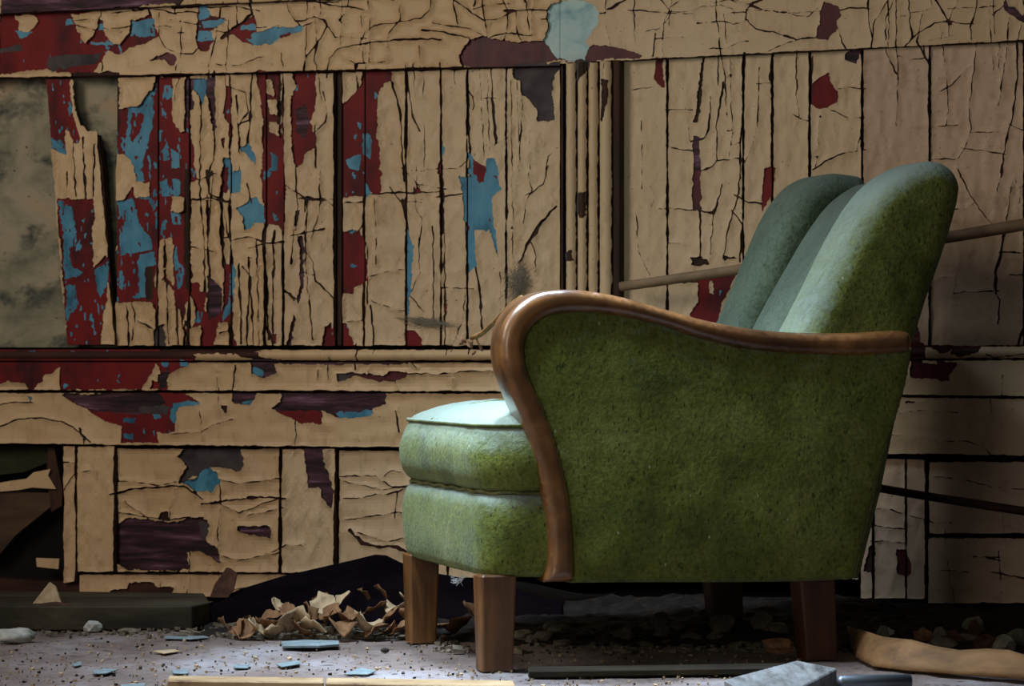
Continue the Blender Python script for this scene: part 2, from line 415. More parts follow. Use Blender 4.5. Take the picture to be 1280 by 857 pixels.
CRACKS = """
A 1.2 740 38 760 90
A 1.2 800 100 800 180 825 240 885 270 960 270 1000 240
A 1 520 270 510 370
A 1 900 300 880 350
A 3 1140 170 1200 130 1260 70 1245 10
A 1 1276 290 1200 330 1080 320
A 1 890 165 930 165
A 2 1070 390 1075 760 1050 870
A 1.3 1170 440 1230 460 1240 560 1210 600 1190 640 1205 730
A 2 1260 400 1250 640 1235 720
A 1 1005 570 1010 640
A 1 1190 620 1255 600
A 1 1200 760 1195 870
B 1.6 160 0 170 60 200 105 240 105 300 85 350 105 360 130 330 190 300 240 260 280 240 350
B 1.1 360 130 400 185 450 185 520 190
B 1.2 330 0 330 40
B 1 470 0 450 70 420 100 440 115
B 1.6 365 350 375 290 410 250 480 230 600 210 750 198 890 197
B 1.1 530 215 550 160 600 130 720 110 830 90 870 50 880 0
B 1.1 660 200 665 170 705 120
B 1.6 870 155 950 165 1000 180 1060 185 1080 200
B 1.2 990 0 1060 50 1140 105 1200 100 1276 65
B 1 1090 50 1170 20 1276 20
B 1.2 820 265 825 335
B 1 100 230 130 260 140 330
B 1 0 290 50 280
B 1 720 0 725 110
B .9 440 280 500 315 670 310
B 2 505 360 510 440
B 1.8 690 440 725 560 730 640 740 870
B 1.6 755 360 765 480 780 580 800 620
B 1.2 790 350 788 440
B .9 835 360 845 870
B 1.7 922 350 928 700
B 1 985 340 990 420
B 1.2 1055 340 1060 450 1085 480 1085 510
B 2.2 1058 450 1058 600 1070 760
B 1.1 1115 340 1125 490 1165 490
B 2.2 1175 335 1180 480 1195 680
B 1 1125 490 1140 790
B .9 1250 350 1255 870
B 1 610 560 635 545
B 1.2 300 660 350 610 360 560 345 490
B 2 300 660 300 800
B 1.2 810 850 1000 840 1030 820
B 1 1180 730 1260 680
C 2 0 55 100 50 180 50
C 2 190 98 260 90 330 78 435 68
C 2 490 45 560 5
C 1.3 740 0 795 60 860 60 950 35 1040 25 1100 45 1110 65
C 1.2 795 60 770 110 735 140 680 155
C 1.8 1110 65 1170 60 1190 25 1240 0
C 1.8 1170 60 1165 100 1210 140 1276 158
C 1.2 940 115 1060 105 1110 120 1165 105
C 1 1065 110 1075 230
C 1.2 715 180 705 270
C .9 720 190 940 178
C 1 950 245 1080 240 1130 210 1180 205
C 1 1110 65 1060 75 1060 100
C 1.2 25 90 30 160 50 200
C 1 1170 50 1276 55
C .9 30 330 40 870
C .9 90 630 95 870
C 1 170 870 180 780 230 735
C 1 600 445 700 435
C .9 645 600 650 870
C 1.4 780 548 885 545
C 1.1 875 600 890 700
C 1.1 1030 290 1030 410
C 1.6 1055 430 1020 640 1025 800 1000 830 945 850
C 1.8 992 500 985 640 965 690 912 700
C 1 1090 290 1100 620 1085 780
C 1.6 1160 280 1155 560 1140 750 1140 870
C 1.1 1235 350 1230 580 1210 700 1170 800
C 1.2 1025 800 1140 790
C 1 1070 650 1100 650 1095 725 1150 710
C 1.1 1235 415 1276 412
C 1.1 780 730 860 750 910 750
D 1.6 0 155 75 175 145 195 245 190
D 1.2 0 255 60 230 130 205
D 1.2 345 120 360 180 385 235
D 1.2 370 50 420 40 500 42
D 1.5 500 0 505 100 515 170
D 1.1 515 220 530 120 600 0
D 1.6 640 0 640 225
D 1.6 705 0 710 110 720 180
D 1.6 695 220 750 165 830 115 900 108
D 2 835 0 870 50 905 108
D 1.3 905 108 920 60 950 0
D 1.2 920 110 960 122 1010 120
D 1.6 1045 0 1040 50 1010 140 1015 180
D 1.1 1125 0 1130 150
D 1.1 1130 65 1180 30
D 1 800 205 920 180
D 1 710 68 830 40
D 1 640 85 700 80
D 1 905 110 905 180
D 2 25 275 10 400 25 420 22 870
D 1.3 145 265 145 480 155 570
D 1.6 225 300 215 500 210 540 205 870
D 1.3 365 440 470 440
D 1 110 560 180 600 205 602
D 1.1 300 540 400 585 470 585
D .9 265 555 240 830
D 1.1 470 640 445 750
D 1.3 240 840 300 800 370 765 470 750
D 1.2 640 230 650 350 643 610
D 1 645 280 700 282
D 1 705 300 780 290 775 225
D 1.4 1040 220 1030 350 1010 480 1005 600 1015 650 985 740 955 790 815 795
D 1 1155 210 1150 340
D 1.9 1245 230 1245 400 1215 620 1200 660 1180 740 1165 870
D 1.2 1215 625 1276 650
D 1.4 985 740 1175 765
D 1 1015 660 1195 655
D 1 860 455 920 420 1020 320
D .9 820 630 950 625
E 1 335 0 340 130
E 2.2 425 0 430 140
E 2.2 1040 30 1050 110 1110 135
E 1.1 960 135 1040 140
E 1.7 1040 150 1045 500
E 1.1 960 370 1035 390
E 2.2 1110 140 1120 440
E 1.2 1120 180 1165 440
E 1 1120 330 1150 325
E 1.7 1240 500 1255 520 1240 700 1235 870
E 1.2 825 400 825 510
E 1.2 665 640 680 730 670 800
E 1 690 740 770 780
E 2 930 780 930 870
E 1.2 880 680 885 780
E 2 1165 740 1165 870
E 1.2 1050 20 1000 40 960 30
E 1 1100 800 1150 790
E 1 1230 420 1260 430
F 1.2 0 370 50 355 110 350
F 2.2 60 260 40 300 45 350 50 450 65 600 60 700 70 800
F 1.3 325 0 320 80 330 150 310 240 290 300
F 1.2 300 140 360 145 400 180
F 1 200 130 250 130 245 200
F 1.6 215 310 310 290
F 1.4 250 330 260 410 290 460 300 540 380 615
F 1 225 495 290 515
F 1.1 430 155 510 150
F 1.6 430 125 520 115 620 108 720 100 800 105 890 100
F 1.4 540 120 540 290 560 380 560 620
F 1 515 295 540 260
F 1.2 690 100 720 150 790 150
F 2.6 740 180 755 260
F 1.2 800 0 805 50
F 1.2 750 0 800 50
F 1.3 795 110 800 190 830 230 815 400 820 500 780 590
F 1.2 860 70 920 80
F 2.4 930 0 935 100 935 270
F 1.3 920 260 925 580
F 1.6 885 310 890 720
F 1.6 940 280 945 630 945 870
F 1.6 940 120 1035 105
F 1.1 955 575 1055 580
F 1 570 520 670 495 740 485
F 1 580 640 680 680 750 695
F 1.6 580 700 590 800 585 870
F 1.3 1040 650 1030 740 980 870
F 1.6 1055 510 1060 870
F 2 1100 470 1120 600 1130 760
F 1.2 800 650 830 690
F 1 460 745 540 735
F 1 1220 500 1215 870
G 1 85 0 100 100 70 160 60 260
G 1.1 175 0 160 60 100 100
G 3.2 200 195 150 250 110 310 75 370 55 420
G 1 200 150 200 195
G 1 100 350 125 420 120 500
G 1.5 750 183 780 180 900 188
G 2.2 940 190 940 430
G 1.8 945 195 1010 205 1030 140 1045 80
G 1.1 1005 205 1000 300 990 430
G 1.7 1140 0 1130 110 1100 210 1070 330 1060 420
G 1.7 1125 120 1190 155 1250 158
G 1.7 1105 205 1150 260 1140 430
G 1 650 0 650 80
G 1.1 620 200 635 400 670 470 690 520
G 1 560 85 605 85
G .9 680 60 710 110 700 175
G 1 780 355 870 355
G 1.6 870 550 920 550
H 1.4 955 0 1000 100 1050 180 1105 248
H 1.1 930 185 985 180 1020 160
H 1 1165 0 1145 100
H 1 1215 70 1190 240
H 1.1 1235 45 1255 75 1276 70
H 1 1265 80 1240 220
H 2.4 1180 300 1165 400 1140 480 1135 590
H 1.3 1170 400 1276 400
H 1.3 935 600 1135 595
H 1 935 480 930 600 915 710
H 1.5 1135 595 1155 640 1150 740
H 1 810 550 870 520 920 525
H 2.2 1276 780 1250 850
H 1 1200 510 1276 515
I 1.8 0 410 100 372 200 366 300 383 380 420 430 465
I 1.2 0 300 50 290 130 290
I 1 1085 60 1090 220
I 2 1175 140 1168 230
I 1.2 1095 250 1095 300
I 1.2 1005 370 1010 430
I 1.2 900 445 1010 435 1060 405 1130 385
I 1.6 590 740 700 715 830 710 920 705 990 750
I 1.2 660 805 720 850
I 1 420 635 490 630 490 670
I 1.4 330 590 390 590 380 640 335 710
I 2.2 1050 790 1150 775 1276 765
J 1.8 500 30 500 90
J 1.2 365 100 365 135
J 1.2 570 90 570 130
J 1 315 130 315 170
J 1.2 200 400 205 440 195 515
J 1.6 705 365 710 400
J 1 780 95 810 120
J 1.4 765 150 850 145 900 150 970 145 1060 135 1210 130
J 1 640 230 640 190 700 180 720 230
J 1 985 170 985 230
J 1.2 430 660 600 655 680 710 760 715
J 1.2 470 765 540 765 600 745 660 750 700 735
J 1 640 660 680 630 730 635
J 1.3 705 770 700 830
J 1.7 0 760 120 765
J 1.1 0 845 110 820
J 1 360 570 380 570
L 1.2 1110 270 1120 350
L 1.2 1170 170 1168 255
L 1 620 455 750 455 850 480 1000 485 1070 505 1110 550
L .9 650 340 780 330 950 340
L 1.1 830 660 960 670 1130 715 1276 720
L 1.4 1100 55 1130 65 1276 50
N 3.2 500 110 530 145 600 160 700 165 755 190
N 1.2 540 100 660 140 720 125
Q 1.2 1150 200 1160 310
Q 1.3 1040 215 1150 215
Q 1.7 1130 290 1276 320
Q 1 830 280 1000 290
Q 1.2 1160 400 1160 440
Q 1.1 1170 0 1175 80
Q 1.4 690 315 690 400
"""
for ln in PATCHES.strip().split('\n'):
    t = ln.split(); fill(conv(t[0], [float(a) for a in t[2:]]), t[1])
for ln in CRACKS.strip().split('\n'):
    t = ln.split(); cp = conv(t[0], [float(a) for a in t[2:]]); cw = float(t[1])
    if cw > 1.05:                                                  # let the larger cracks run on until they meet the next one
        def ext(a, b_, k):
            L = math.hypot(b_[0] - a[0], b_[1] - a[1]) + 1e-6; return (b_[0] + (b_[0] - a[0]) / L * k, b_[1] + (b_[1] - a[1]) / L * k)
        k = 9 if cp[0][0] < 700 else 4
        cp = [ext(cp[1], cp[0], k)] + cp + [ext(cp[-2], cp[-1], k)]
    crack(cp, cw * (1.18 if cw > 1.5 else 1.0))
for w_, *c_ in ((2, 252, 100, 254, 150, 250, 215, 256, 300, 258, 372), (2.2, 268, 215, 262, 300, 266, 374), (2, 278, 250, 283, 345), (2, 300, 330, 303, 430), (2, 312, 320, 318, 430),
               (1.6, 322, 300, 326, 430), (2.2, 344, 288, 342, 430), (1.4, 297, 120, 300, 190), (1.6, 310, 228, 318, 282), (1.6, 370, 200, 372, 260, 366, 330), (1.4, 385, 250, 383, 330, 392, 425),
               (1.4, 208, 300, 212, 430), (2, 222, 378, 224, 430), (1.5, 160, 380, 163, 430), (1.4, 455, 360, 456, 430), (1.2, 470, 248, 471, 330), (1.1, 610, 100, 612, 190), (1.1, 640, 100, 642, 330),
               (1.2, 655, 90, 650, 200), (1.5, 240, 250, 262, 247, 290, 252), (1.4, 290, 300, 312, 296, 332, 303), (1.2, 357, 230, 380, 246, 419, 250), (1.6, 92, 170, 96, 245), (1.8, 105, 172, 107, 247), (1.4, 120, 180, 118, 246),
               (1.2, 150, 600, 200, 606, 262, 596, 300, 604, 350, 598), (1.6, 150, 640, 210, 650, 240, 646), (1.3, 270, 625, 300, 640, 351, 622), (1.2, 262, 690, 300, 700, 351, 690), (1.1, 425, 600, 480, 612, 530, 604), (1.1, 430, 650, 500, 640, 560, 652)):
    crack([(c_[i], c_[i + 1]) for i in range(0, len(c_), 2)], w_)
# flecks of the blue coat still clinging to the red one, elongated along the grain
spk = (vnoise(2.4, 11, 21) + .7 * vnoise(1.6, 4, 22) + .5 * vnoise(14, 26, 23))
lf = (GX < 245) & (GY > 100) & (GY < 432)
CLS[(CLS == 'r') & (spk > np.where(lf, .84, 1.3))] = 'b'
CLS[(CLS == 'b') & (spk < np.where(lf, -.9, -1.2))] = 'r'

# boards: name, corners (photograph), height in front of wall plane, grain, extra cracks, paint tone
def hb(x):   # underside of the top rail
    return 102 - (x + 140) * (20 / 840) if x <= 700 else 77 - (x - 700) * .0464
BOARDS = []
def V(name, x0, x1, n, auto=0, tone=None, yb=432.5, yt=None):
    BOARDS.append((name, [(x0, (hb(x0) if yt is None else yt) + 1.5), (x1, (hb(x1) if yt is None else yt) + 1.5), (x1, yb), (x0, yb)], n, 'v', auto, tone))
def Hq(name, q, n, auto=0, tone=None): BOARDS.append((name, q, n, 'h', auto, tone))
Hq('top_moulding', [(-340, -100), (1620, -100), (1620, -58), (-340, 33)], .045, 5)
Hq('top_rail', [(-340, 34.5), (700, -14), (700, 82), (-340, 106.5)], .018, 0)
Hq('top_rail', [(700, -14), (1620, -57), (1620, 34.5), (700, 80)], .018, 0, 1)
for a, b in ((146, 197.5), (199, 236.5), (238.5, 289), (290, 332.5), (334, 355), (356, 419)): V('plank', a, b, 0)
for a, b in ((429, 456), (457, 508), (509, 551.5), (552.5, 584), (585, 633), (634, 700)): V('plank', a, b, .002)
V('groove_strip', 421, 427.5, -.006, 0, -1)
V('trim_strip', 700.5, 704.5, .012, 0, -1)
for a, b in ((706, 719.5), (720.5, 733), (734, 747), (748, 764)): V('flute', a, b, .038, 0)
V('trim_strip', 765, 775, .028, 0, -1)
for a, b in ((779, 834), (835.5, 929), (930, 965), (966.5, 1012), (1013.5, 1077.5)): V('plank', a, b, .0, 0, 1)
V('stile', 1079, 1161.5, .006, 0, 2)
V('plank', 1163.5, 1280, 0, 0, 2)
for a, b in ((1281.5, 1340), (1341.5, 1400), (1401.5, 1460), (1461.5, 1520), (1521.5, 1620)): V('plank', a, b, 0, 1, 2)
Hq('middle_moulding', [(-340, 436.5), (700, 436), (700, 451), (-340, 451)], .030)
Hq('middle_moulding', [(700, 436), (1620, 429), (1620, 446), (700, 451)], .030, 0, 1)
Hq('middle_rail', [(-340, 452.2), (700, 452.2), (700, 489.5), (-340, 487)], .022)
Hq('middle_rail', [(700, 452.2), (1620, 447.5), (1620, 499), (700, 489.5)], .022, 0, 1)
Hq('lower_rail', [(-340, 489.5), (700, 491.2), (700, 561), (-340, 552)], .018)
Hq('lower_rail', [(700, 491.2), (1620, 501), (1620, 575), (700, 561)], .018, 0, 1)
def Q4(name, x0, y0, x1, y1, n, g, auto=0, tone=None):
    BOARDS.append((name, [(x0, y0), (x1, y0), (x1, y1), (x0, y1)], n, g, auto, tone))
Q4('stile', 80.5, 556, 96, 728, .008, 'v'); Q4('stile', 97.5, 557, 144, 715, .016, 'v')
Q4('bottom_rail', 100, 717, 420, 746, .012, 'h', 1)
Q4('panel_board', 148.5, 560, 351, 715, 0, 'h', 1)
Q4('stile', 353.5, 560, 419.5, 716, .012, 'v')
Q4('panel_board', 424, 562, 560, 745, 0, 'h', 1)
Q4('panel_board', 561, 562, 760, 722, 0, 'h', 2); Q4('panel_board', 762, 564, 960, 722, 0, 'h', 2)
Q4('panel_board', 962, 570, 1074, 724, 0, 'h', 2)
Q4('plank', 1075.5, 573, 1091, 748, .002, 'v', 1, 2); Q4('plank', 1093, 573, 1132, 748, .004, 'v', 0, 2)
Q4('plank', 1133.5, 573, 1157, 749, .002, 'v', 0, 2)
Q4('panel_board', 1161, 576, 1400, 667, .0, 'h', 1, 2); Q4('panel_board', 1160, 671.5, 1400, 754, .002, 'h', 1, 2)
Q4('panel_board', 1402, 576, 1620, 756, .0, 'h', 2, 2)
Q4('bottom_rail', 425, 747, 1074, 771, -.004, 'h', 0, -1); Q4('bottom_rail', 1076, 757, 1620, 775, -.006, 'h', 0, -1)  # near-black rails: the shade behind the chair put into their colour
BOARDS.append(('broken_plank', [(57.5, 99), (118, 99), (145.5, 431), (84, 431)], .012, 'v', 0, None))
BROKEN = [(57.5, 99), (87, 99), (92, 140), (100, 160), (123, 169), (129, 215), (137, 320), (145.5, 431), (84, 431)]
fill([(91, 90), (94, 140), (103, 157), (112, 164), (124, 166), (150, 166), (150, 90)], 'x')     # the piece split off the loose plank

def auto_cracks(q, g, k, seed):
    r = random.Random(seed); xs = [p[0] for p in q]; ys = [p[1] for p in q]
    x0, x1, y0, y1 = min(xs), max(xs), min(ys), max(ys)
    area_ = (x1 - x0) * (y1 - y0)
    cnt = int(k * area_ / 9000) + k
    for i in range(cnt):
        x, y = r.uniform(x0, x1), r.uniform(y0, y1); pts = [(x, y)]
        long_ = r.random() < .6
        for j in range(r.randint(2, 5)):
            if (g == 'v') == long_: x += r.uniform(-6, 6); y += r.uniform(15, 45)
            else: x += r.uniform(12, 40); y += r.uniform(-6, 6)
            if r.random() < .25: x += r.uniform(-12, 12); y += r.uniform(-12, 12)
            pts.append((x, y))
        crack(pts, r.uniform(.8, 1.5))
for i, B_ in enumerate(BOARDS):
    if B_[4]: auto_cracks(B_[1], B_[3], B_[4], 100 + i)

def blur(a):
    p = np.pad(a, 1, mode='edge')
    a = (p[:-2, 1:-1] + p[1:-1, 1:-1] + p[2:, 1:-1]) / 3
    p = np.pad(a, 1, mode='edge')
    return (p[1:-1, :-2] + p[1:-1, 1:-1] + p[1:-1, 2:]) / 3
def quad_field(q, sl):
    X = GX[sl]; Y = GY[sl]; f = np.full(X.shape, 1e9)
    cx = sum(p[0] for p in q) / 4; cy = sum(p[1] for p in q) / 4
    for i in range(4):
        (ax, ay), (bx, by) = q[i], q[(i + 1) % 4]
        if ax == bx == 700: continue
        L = math.hypot(bx - ax, by - ay); nx, ny = -(by - ay) / L, (bx - ax) / L
        s = 1 if (cx - ax) * nx + (cy - ay) * ny > 0 else -1
        f = np.minimum(f, s * ((X - ax) * nx + (Y - ay) * ny))
    return f
def contour(Fd):
    """closed zero contours of a padded field, linear interpolation"""
    h, w = Fd.shape; pos = Fd > 0
    c = pos[:-1, :-1] * 1 + pos[:-1, 1:] * 2 + pos[1:, 1:] * 4 + pos[1:, :-1] * 8
    ys, xs = np.nonzero((c != 0) & (c != 15))
    T = {1: [(3, 0)], 2: [(0, 1)], 3: [(3, 1)], 4: [(1, 2)], 5: [(3, 0), (1, 2)], 6: [(0, 2)], 7: [(3, 2)],
         8: [(2, 3)], 9: [(2, 0)], 10: [(0, 1), (2, 3)], 11: [(2, 1)], 12: [(1, 3)], 13: [(1, 0)], 14: [(0, 3)]}
    nxt = {}; pt = {}
    cl = c.tolist(); FL = Fd.tolist()
    def ek(x, y, e):
        if e == 0: k = (x, y, 0)
        elif e == 1: k = (x + 1, y, 1)
        elif e == 2: k = (x, y + 1, 0)
        else: k = (x, y, 1)
        if k not in pt:
            a = FL[k[1]][k[0]]
            b = FL[k[1]][k[0] + 1] if k[2] == 0 else FL[k[1] + 1][k[0]]
            t = a / (a - b) if a != b else .5
            t = min(max(t, .04), .96)
            pt[k] = (k[0] + t, k[1]) if k[2] == 0 else (k[0], k[1] + t)
        return k
    for x, y in zip(xs.tolist(), ys.tolist()):
        for a, b in T[cl[y][x]]: nxt[ek(x, y, a)] = ek(x, y, b)
    loops = []
    while nxt:
        k0 = next(iter(nxt)); k = k0; L = []
        while k in nxt:
            L.append(pt[k]); k = nxt.pop(k)
        loops.append(L)
    return loops
def simplify(L, tol):
    n = len(L)
    if n < 8: return L
    A = np.array(L); keep = np.zeros(n, bool)
    i1 = int(np.argmax(((A - A[0]) ** 2).sum(1))); keep[0] = keep[i1] = True
    st = [(0, i1), (i1, n)]
    A2 = np.vstack([A, A[:1]])
    while st:
        a, b = st.pop()
        if b - a < 2: continue
        p, q = A2[a], A2[b]; d = q - p; Ld = math.hypot(d[0], d[1]) + 1e-9
        seg = A2[a + 1:b]; dd = np.abs((seg[:, 0] - p[0]) * d[1] - (seg[:, 1] - p[1]) * d[0]) / Ld
        m = int(np.argmax(dd))
        if dd[m] > tol or b - a > 14:
            m = m + a + 1 if dd[m] > tol else (a + b) // 2
            keep[m] = True; st += [(a, m), (m, b)]
    return [L[i] for i in range(n) if keep[i]]
def bil(Fd, x, y):
    h, w = Fd.shape; x = np.clip(x, 0, w - 1.001); y = np.clip(y, 0, h - 1.001)
    xi = x.astype(int); yi = y.astype(int); fx = x - xi; fy = y - yi
    return (Fd[yi, xi] * (1 - fx) + Fd[yi, xi + 1] * fx) * (1 - fy) + (Fd[yi + 1, xi] * (1 - fx) + Fd[yi + 1, xi + 1] * fx) * fy
EDG = vnoise(4, 4, 51) * .7 + vnoise(14, 14, 52) * .8
PUCK = (vnoise(9, 24, 41) + .6 * vnoise(5, 11, 42), .55 * vnoise(34, 15, 43) + .3 * vnoise(16, 10, 44))
def layer_mesh(Fd, ox, oy, n, th, curl, grid, seed, horiz=False):
    """field -> list of (area_px, verts, faces) plates lying on plane n of the wall"""
    Fd = np.pad(Fd, 1, constant_values=-1.0); ox -= 1; oy -= 1
    loops = [simplify(L, .3) for L in contour(Fd)]
    loops = [L for L in loops if len(L) >= 4]
    if not loops: return []
    V2 = []; E = []
    for L in loops:
        k = len(V2); V2 += L; m = len(L); E += [(k + i, k + (i + 1) % m) for i in range(m)]
    nb = len(V2)
    pos = Fd > 0; dist = np.zeros(Fd.shape); cur = pos.copy()
    for it in range(9):
        dist += cur
        p = np.pad(cur, 1)
        cur = cur & p[:-2, 1:-1] & p[2:, 1:-1] & p[1:-1, :-2] & p[1:-1, 2:]
        if it % 2: cur = cur & p[:-2, :-2] & p[2:, 2:] & p[:-2, 2:] & p[2:, :-2]
    if grid:
        gy = np.arange(1, Fd.shape[0] - 1, grid); gx = np.arange(1, Fd.shape[1] - 1, grid)
        GGX, GGY = np.meshgrid(gx, gy)
        GGX = GGX + (np.arange(len(gy)) % 2)[:, None] * grid / 2
        x = GGX.ravel(); y = GGY.ravel()
        ok = bil(dist, x, y) > 1.6
        V2 += list(zip(x[ok].tolist(), y[ok].tolist()))
    vo, eo, fo, _, _, _ = delaunay_2d_cdt([Vector(v) for v in V2], E, [], 0, 1e-4)
    P = np.array([(v[0], v[1]) for v in vo]); Ft = np.array([f for f in fo if len(f) == 3])
    if len(Ft) == 0: return []
    c = P[Ft].mean(1); ok = bil(Fd, c[:, 0], c[:, 1]) > 0
    Ft = Ft[ok]
    # connected pieces
    par = list(range(len(P)))
    def find(a):
        while par[a] != a: par[a] = par[par[a]]; a = par[a]
        return a
    for a, b, c_ in Ft.tolist():
        ra, rb = find(a), find(b)
        if ra != rb: par[ra] = rb
        rb, rc = find(b), find(c_)
        if rb != rc: par[rb] = rc
    groups = {}
    for t in Ft.tolist(): groups.setdefault(find(t[0]), []).append(t)
    dv = bil(blur(dist), P[:, 0], P[:, 1]); out = []
    rr = random.Random(seed)
    for g, tris in groups.items():
        tris = np.array(tris); ids = np.unique(tris); mp = {int(a): i for i, a in enumerate(ids)}
        Q = P[ids]; d = dv[ids]
        ctr = Q.mean(0); ext = np.abs(Q - ctr).max(0) + 1
        a_ = tris; ar = np.abs(np.cross(P[a_[:, 1]] - P[a_[:, 0]], P[a_[:, 2]] - P[a_[:, 0]])).sum() / 2
        if ar < 3: continue
        lift = np.full(len(ids), th)
        if curl:
            k = curl * rr.uniform(.35, 1.25)
            lift += k * np.exp(-d / 3.4)
            pk = PUCK[1 if horiz else 0]
            if curl > .001: lift += min(curl, .0045) * .7 * bil(pk, Q[:, 0] + ox - RX0, Q[:, 1] + oy - RY0)
            ang = rr.uniform(0, 6.28); sm = min(1.0, 500 / ar) + .25
            lift += curl * .55 * sm * np.clip(((Q[:, 0] - ctr[0]) / ext[0] * math.cos(ang) + (Q[:, 1] - ctr[1]) / ext[1] * math.sin(ang)), -.6, 1)
            lift = np.maximum(lift, .0009)
        PX = Q + np.array([ox, oy])
        top = wall_arr(PX, n); top[:, 1] -= lift
        # rim skirt
        cnt = {}
        for t in tris.tolist():
            for i in range(3):
                e = (mp[t[i]], mp[t[(i + 1) % 3]]); cnt[e] = cnt.get(e, 0) + 1
        be = [e for e in cnt if (e[1], e[0]) not in cnt]
        verts = top.tolist(); faces = [(mp[a], mp[b], mp[c_]) for a, b, c_ in tris.tolist()]
        low = {}
        pt_th = .0016 if curl else th
        for e in be:
            for v in e:
                if v not in low:
                    low[v] = len(verts); q = list(verts[v]); q[1] += pt_th; verts.append(q)
        faces += [(e[1], e[0], low[e[0]], low[e[1]]) for e in be]
        out.append((ar, verts, faces))
    return out
def join(parts):
    Vv, Fc = [], []
    for ar, v, f in parts:
        k = len(Vv); Vv += v; Fc += [tuple(i + k for i in t) for t in f]
    return Vv, Fc

